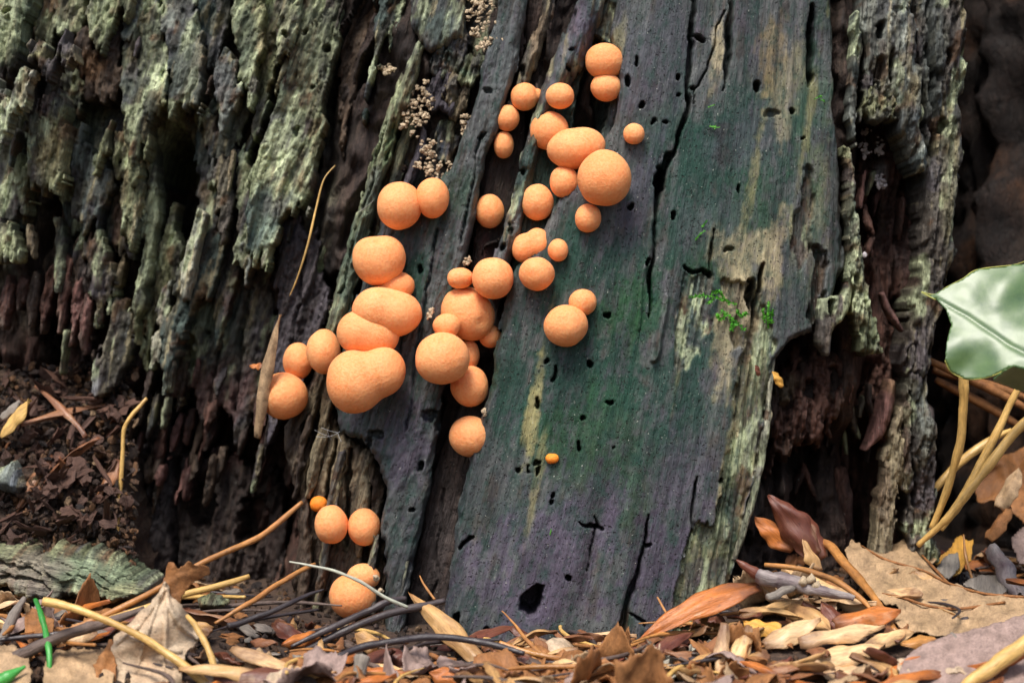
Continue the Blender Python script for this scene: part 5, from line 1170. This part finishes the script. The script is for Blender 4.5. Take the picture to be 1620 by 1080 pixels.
def spot(wr, yr=(-4.6, 3.6)):
    while True:
        x = rl.uniform(-9.5, 10); y = rl.uniform(*yr)
        if in_stump(x, y): continue
        if 3.4 < x < 6.4 and -3.2 < y < -1.2 and rl.random() < .6: continue
        if -7 < x < -4.4 and -4 < y < -2.4 and rl.random() < .7: continue
        if 4.9 < x < 8.6 and (-2.6 < y < 2.4 or (x > 5.8 and y < -2)) and rl.random() < .85: continue
        if y > .2 and rl.random() < .35: continue
        if x < 0 and rl.random() > wr: continue
        return x, y
def pick(T_): return rl.choices(range(len(T_)), [t[-1] for t in T_])[0]
for i in range(90):
    x, y = spot(.9); c = rl.choices((0, 1, 2, 3), (6, 3, 2, 1))[0]
    if -5 < x < 4 and y > -2.0: y = -2.0 - rl.random() * 2
    if x < -3.6 and y < -1.6: x += 6 + 3 * rl.random()
    if 4.9 < x < 8.6: x -= 5
    drop(rl.choice(scraps)[c], 'leaf_scrap', x, y, rl.uniform(.02, .15), rl.uniform(0, 6.28), rl.uniform(-.5, .5), rl.choice([0, 3.14]) + rl.uniform(-.5, .5), rl.uniform(.5, 1.2), '%s dead leaf scrap in the litter %s' % (LS[c][0], where(x)), 'leaf scrap', 'leaf scraps in the litter', .015)
for i in range(260):
    x, y = spot(.5); c = pick(SC)
    drop(rl.choice(protos)[c], 'beech_bud_scale', x, y, rl.uniform(.04, .26), rl.uniform(0, 6.28), rl.uniform(-.45, .45), rl.choice([0, 0, 3.1]) + rl.uniform(-.6, .6), rl.uniform(.7, 1.2), 'small dry %s bud scale in the litter %s' % (SC[c][0], where(x)), 'bud scale', 'loose bud scales in the litter')
for i in range(95):
    x, y = spot(1.0); c = pick(ND)
    drop(rl.choice(nmesh)[c], 'dry_needle', x, y, rl.uniform(.05, .28), rl.gauss(1.3, .7) if rl.random() < .6 else rl.uniform(0, 6.28), rl.uniform(-.12, .12), 0, rl.uniform(.5, 1.0), 'loose thin %s needle in the litter %s' % (ND[c][0], where(x)), 'needle', 'loose needles in the litter')
for i in range(290):
    x, y = spot(.9); c = pick(BT)
    drop(rl.choice(bits)[c], 'bark_bit', x, y, rl.uniform(0, .15), rl.uniform(0, 6.28), rl.uniform(-.6, .6), rl.uniform(-.6, .6), rl.uniform(.5, 1.4), 'small %s crumb of bark in the litter %s' % (BT[c][0], where(x)), 'bark bit', 'bark crumbs in the litter')
# pale grey flaky heap in front of the face plate
fl_me = [make_mesh('bark_bit', bit_mesh(k)[0], ICO2[1], M_FLAKE, False, None, ICO2[0] * .2 + k) for k in range(8)]
for i in range(75):
    px_, py_ = rl.gauss(1065, 50), rl.uniform(1028, 1080)
    Y = -1.2 - (py_ - 1028) / 50 * 1.7
    o = bpy.data.objects.new('bark_bit', fl_me[i % 8]); COL.objects.link(o)
    p = P(px_, py_, Y); o.location = p * S; o.rotation_euler = (rl.uniform(-1, 1), rl.uniform(-1, 1), rl.uniform(0, 6)); o.scale = (rl.uniform(.7, 1.8), rl.uniform(.7, 1.8), rl.uniform(.5, 1.2))
    tag(o, 'pale grey bark flake heaped before the face plate', 'bark bit', 'pale flakes before the face plate')
# brown chips on the debris slope
chips = {'flat': [], 'knobbly': [], 'long': []}
for k in range(5):
    for nm, sc_ in (('flat', (1.3, 1.0, .7)), ('knobbly', (.9, .7, 2.2)), ('long', (.5, 1.9, .9))):
        W, F, V = bit_mesh(k + 20); W = W * np.array(sc_) * (1 + .5 * fbm(V[:, 0] * 4 + k, V[:, 1] * 4 + V[:, 2] * 3, k, 2))[:, None]
        chips[nm].append(make_mesh('wood_chip', W, F, M_CHIP, False, None, V * .2 + k))
for i in range(150):
    px_, py_ = rl.uniform(-20, 205), rl.uniform(590, 870)
    Y = float(np.interp(py_, [570, 880], [3.6, 1.2])) + rl.uniform(-.3, .3)
    nm = rl.choice(('flat', 'knobbly', 'long')); me = rl.choice(chips[nm])
    if rl.random() < .08: me = rl.choice(protos)[1]; nm = 'smooth scale-like reddish'
    o = bpy.data.objects.new('wood_chip', me); COL.objects.link(o)
    o.location = P(px_, py_, Y) * S; o.rotation_euler = (rl.uniform(-1, 1), rl.uniform(-1, 1), rl.uniform(0, 6)); o.scale = (rl.uniform(.5, 1.3),) * 3
    tag(o, '%s brown chip of rotten wood on the %s debris slope' % (nm, 'upper' if py_ < 720 else 'lower'), 'wood chip', 'wood chips on the debris slope')

# ------------------------------------------------------------------ countless soil crumbs
def soil_crumbs():
    rg = np.random.default_rng(5); V0, F0 = ICO1; n = 5200
    x = rg.uniform(-10, 10.5, n); y = rg.uniform(-4.8, 4.0, n); z = ground_z(x, y) - .11 + rg.uniform(0, .05, n)
    k = n - 1800                                             # the last ones lie on the debris slope
    pxs = rg.uniform(-40, 215, 1800); pys = rg.uniform(575, 900, 1800); Ys = np.interp(pys, [560, 960], [3.9, .8]) + rg.uniform(-.25, .1, 1800)
    x[k:] = PX(pxs, Ys); y[k:] = Ys; z[k:] = PZ(pys, Ys)
    A = rg.normal(size=(n, 3, 3)) * .35 + np.eye(3)
    s_ = rg.uniform(.02, .075, n)
    V = np.einsum('vj,nij->nvi', V0, A) * s_[:, None, None] + np.stack([x, y, z], 1)[:, None]
    F = (F0[None] + (np.arange(n) * len(V0))[:, None, None]).reshape(-1, 3)
    pal = np.array([(.03, .018, .012), (.07, .038, .022), (.13, .065, .03), (.045, .03, .025), (.2, .13, .075), (.02, .014, .013)])
    col = np.repeat(pal[rg.choice(6, n, p=[.25, .27, .16, .2, .06, .06])], len(V0), axis=0)
    gr = V.reshape(-1, 3)
    o = new_obj('soil_crumbs', make_mesh('soil_crumbs', gr, F, M_ROT, False, col, gr))
    tag(o, 'dark brown soil and wood crumbs covering the ground', 'soil', None, 'stuff')
soil_crumbs()

# ------------------------------------------------------------------ debris slope under the chips
def slope():
    px, py, sdf, q, B = grid_mesh([(-160, 560), (120, 590), (190, 640), (215, 760), (225, 960), (-160, 960)], 5, 8, 3)
    Y = np.interp(py, [560, 960], [4.0, .9]) + .5 * sst(120, 220, px) + .35 * fbm(px / 40, py / 30, 21, 4) + .12 * fbm(px / 10, py / 8, 22, 3) + 2.0 * sst(30, 0, -sdf)
    V = np.stack([PX(px, 2.5), Y, PZ(py, 2.5)], 1)
    o = new_obj('debris_slope', make_mesh('debris_slope', V, q[:, ::-1].copy(), M_SOIL))
    tag(o, 'dark crumbly debris slope at the foot of the rotten wall', None, None, 'structure')
slope()

# ------------------------------------------------------------------ pale crumb clusters in the wood
def crumbs(px, py, rx, ry, n, Y, label, seed):
    r = random.Random(seed); V0, F0 = ICO1; Vs = []; Fs = []; k = 0; gs = []
    for i in range(n):
        if i % 9 == 0: hx, hy = r.gauss(0, .5), r.gauss(0, .55)
        q = 1 - r.random() ** 2
        x = px + rx * (hx + r.gauss(0, .22)); y = py + ry * (hy + r.gauss(0, .22))
        c = P(x, y, Y + YF(x, y) - r.uniform(0, .28) * (1 - q * .6))
        s = r.uniform(.016, .038)
        W = V0 * s * np.array([r.uniform(.7, 1.5), r.uniform(.7, 1.2), r.uniform(.7, 1.3)]) * (1 + .4 * fbm(V0[:, 0] * 2 + i, V0[:, 2] * 2, i, 2))[:, None]
        Vs.append(W + c); Fs.append(F0 + k); k += len(V0); gs.append(V0 * .1 + i * .7)
    V = np.concatenate(Vs); m = V.mean(0)
    o = new_obj('frass_crumbs', make_mesh('frass_crumbs', V - m, np.concatenate(Fs), M_CRUMB, False, None, np.concatenate(gs)), None, m)
    tag(o, label, 'crumbs', None, 'stuff')
crumbs(752, 14, 30, 26, 120, .35, 'pale crumbs heaped in the topmost crevice', 1)
crumbs(764, 62, 24, 16, 70, .3, 'pale crumbs above the small olive bark flake', 2)
crumbs(666, 166, 26, 30, 130, .4, 'pale crumbs beside the lichen covered ridge', 3)
crumbs(735, 204, 18, 12, 50, .5, 'small pale crumb patch in the dark crevice', 4)
crumbs(684, 256, 24, 24, 110, .35, 'pale crumbs above the fused orange pair', 5)
crumbs(680, 500, 10, 8, 26, -.05, 'few grey crumbs beside the dented ball', 6)
crumbs(740, 414, 9, 8, 22, .2, 'few grey crumbs above the middle cluster', 7)
crumbs(600, 922, 8, 8, 16, -.2, 'few whitish crumbs beside the lowest ball', 8)
crumbs(768, 648, 7, 8, 12, .0, 'few tan crumbs beside the hanging ball', 9)
crumbs(612, 110, 12, 14, 40, .7, 'rusty crumbs beside the lichen covered ridge top', 10)

M_CRUMB_T = M_CRUMB; M_CRUMB = mat_litter('mycelium', [(.75, .70, .70), (.62, .55, .56)], rough=.8, spec=.2, objvar=.8, spot=0)
crumbs(1382, 226, 16, 16, 50, 1.35, 'white fungal fluff at the top of the reddish hollow', 21)
crumbs(1392, 288, 13, 20, 50, 1.3, 'white fungal fluff in the middle of the reddish hollow', 22)
crumbs(1362, 405, 5, 5, 8, .0, 'white speck on the hollow side strip', 23)
M_CRUMB = M_CRUMB_T

# ------------------------------------------------------------------ moss sprigs
def mat_moss():
    t = NT('moss'); oi = t.n('ShaderNodeTexCoord').outputs['Object']
    n = t.noise(oi, 900, 2, .5)
    t.l(t.mix(t.rng(n, .3, .7, 0, 1), (.04, .24, .012), (.14, .48, .04)), t.b.inputs['Base Color'])
    t.b.inputs['Roughness'].default_value = .5; return t.m
M_MOSS = mat_moss()
def moss(stems, Yo, label, seed, dens=26, ls=.055):
    r = random.Random(seed)
    root = bpy.data.objects.new('moss_sprig', None); COL.objects.link(root); tag(root, label, 'moss')
    for pts in stems:
        p3 = [P(x, y, Yo + YF(x, y) - d) for x, y, d in pts]
        st = tube_obj('stem', p3, .008, M_MOSS, parent=root, sides=5)
        V = []; F = []
        for j in range(int(dens * (len(pts) - 1))):
            t = r.random() * (len(pts) - 1); i = min(int(t), len(pts) - 2); f = t - i
            c = p3[i] * (1 - f) + p3[i + 1] * f
            dv = np.array([r.gauss(0, 1), r.gauss(-.5, .7), r.gauss(.2, 1)]); dv /= np.linalg.norm(dv)
            tg = p3[i + 1] - p3[i]; tg /= np.linalg.norm(tg) + 1e-9
            dv = dv + tg * .8; dv /= np.linalg.norm(dv)
            sv = np.cross(dv, [r.random(), r.random(), r.random()]); sv /= np.linalg.norm(sv)
            nv = np.cross(dv, sv)
            l = ls * r.uniform(.6, 1.3); b0 = len(V)
            V += [c, c + dv * l * .5 + sv * l * .22, c + dv * l, c + dv * l * .5 - sv * l * .22, c + dv * l * .5 - nv * l * .08]
            F += [(b0, b0 + 1, b0 + 4), (b0 + 1, b0 + 2, b0 + 4), (b0 + 2, b0 + 3, b0 + 4), (b0 + 3, b0, b0 + 4)]
        o = new_obj('leaves', make_mesh('leaves', np.array(V), F, M_MOSS, False), root); o['kind'] = 'stuff'
moss([[(1165, 482, 0), (1142, 474, .1), (1118, 468, .12), (1092, 470, .1)], [(1150, 478, .05), (1138, 462, .1), (1128, 462, .1)], [(1140, 490, 0), (1160, 506, .1), (1178, 522, .1)], [(1150, 495, 0), (1140, 506, .1), (1134, 500, .1)], [(1155, 500, 0), (1160, 516, .1), (1156, 522, .12)], [(1165, 490, 0), (1172, 500, .1), (1180, 496, .1)], [(1130, 470, .1), (1120, 480, .12)]], .0, 'bright green branching moss sprig on the bare tan wood', 1, 44)
moss([[(1215, 520, 0), (1214, 500, .08), (1216, 478, .08)], [(1210, 510, 0), (1206, 490, .06)], [(1220, 512, 0), (1222, 490, .06)]], .02, 'small bright green moss tuft in the crack beside the tan wood', 2, 40)
moss([[(1290, 156, 0), (1300, 152, .04)], [(1298, 158, 0), (1304, 160, .04)]], -.03, 'tiny green moss speck high on the face plate', 3, 14, .04)
moss([[(1120, 170, 0), (1130, 166, .03)], [(1122, 200, 0), (1136, 202, .03)]], -.03, 'tiny dull moss specks by the long fissure', 4, 14, .035)
moss([[(1110, 360, 0), (1118, 350, .03)], [(1106, 372, 0), (1114, 366, .03)], [(1100, 380, 0), (1106, 372, .03)]], -.03, 'thin moss speck above the chipped edge', 5, 18, .035)
moss([[(870, 846, 0), (872, 836, .02)]], -.02, 'minute moss speck above the big wormhole', 6, 14, .03)

# ------------------------------------------------------------------ spider threads
def threads(seg, label):
    V = []; F = []
    for a, b in seg:
        v, f, g = tube([P(*a), (P(*a) + P(*b)) / 2 + np.array([0, 0, -.01]), P(*b)], .002, 4); f = [tuple(i + len(V) for i in q) for q in f]; V += list(v); F += f
    t = bpy.data.materials.get('web') or NT('web').m
    t.node_tree.nodes['Principled BSDF'].inputs['Base Color'].default_value = (.75, .78, .8, 1)
    m = np.mean(V, axis=0); o = new_obj('spider_web', make_mesh('spider_web', np.array(V) - m, F, t), None, m); tag(o, label, 'spider web')
threads([((498, 680, .2), (522, 690, .35)), ((508, 676, .25), (534, 684, .3)), ((522, 690, .3), (538, 682, .25)), ((534, 684, .3), (540, 698, .25)), ((500, 690, .3), (522, 690, .35)), ((518, 682, .25), (524, 696, .35))], 'torn white spider threads below the biggest bean-shaped ball')
threads([((566, 336, .2), (590, 318, -.1))], 'single white thread beside the fused orange pair')
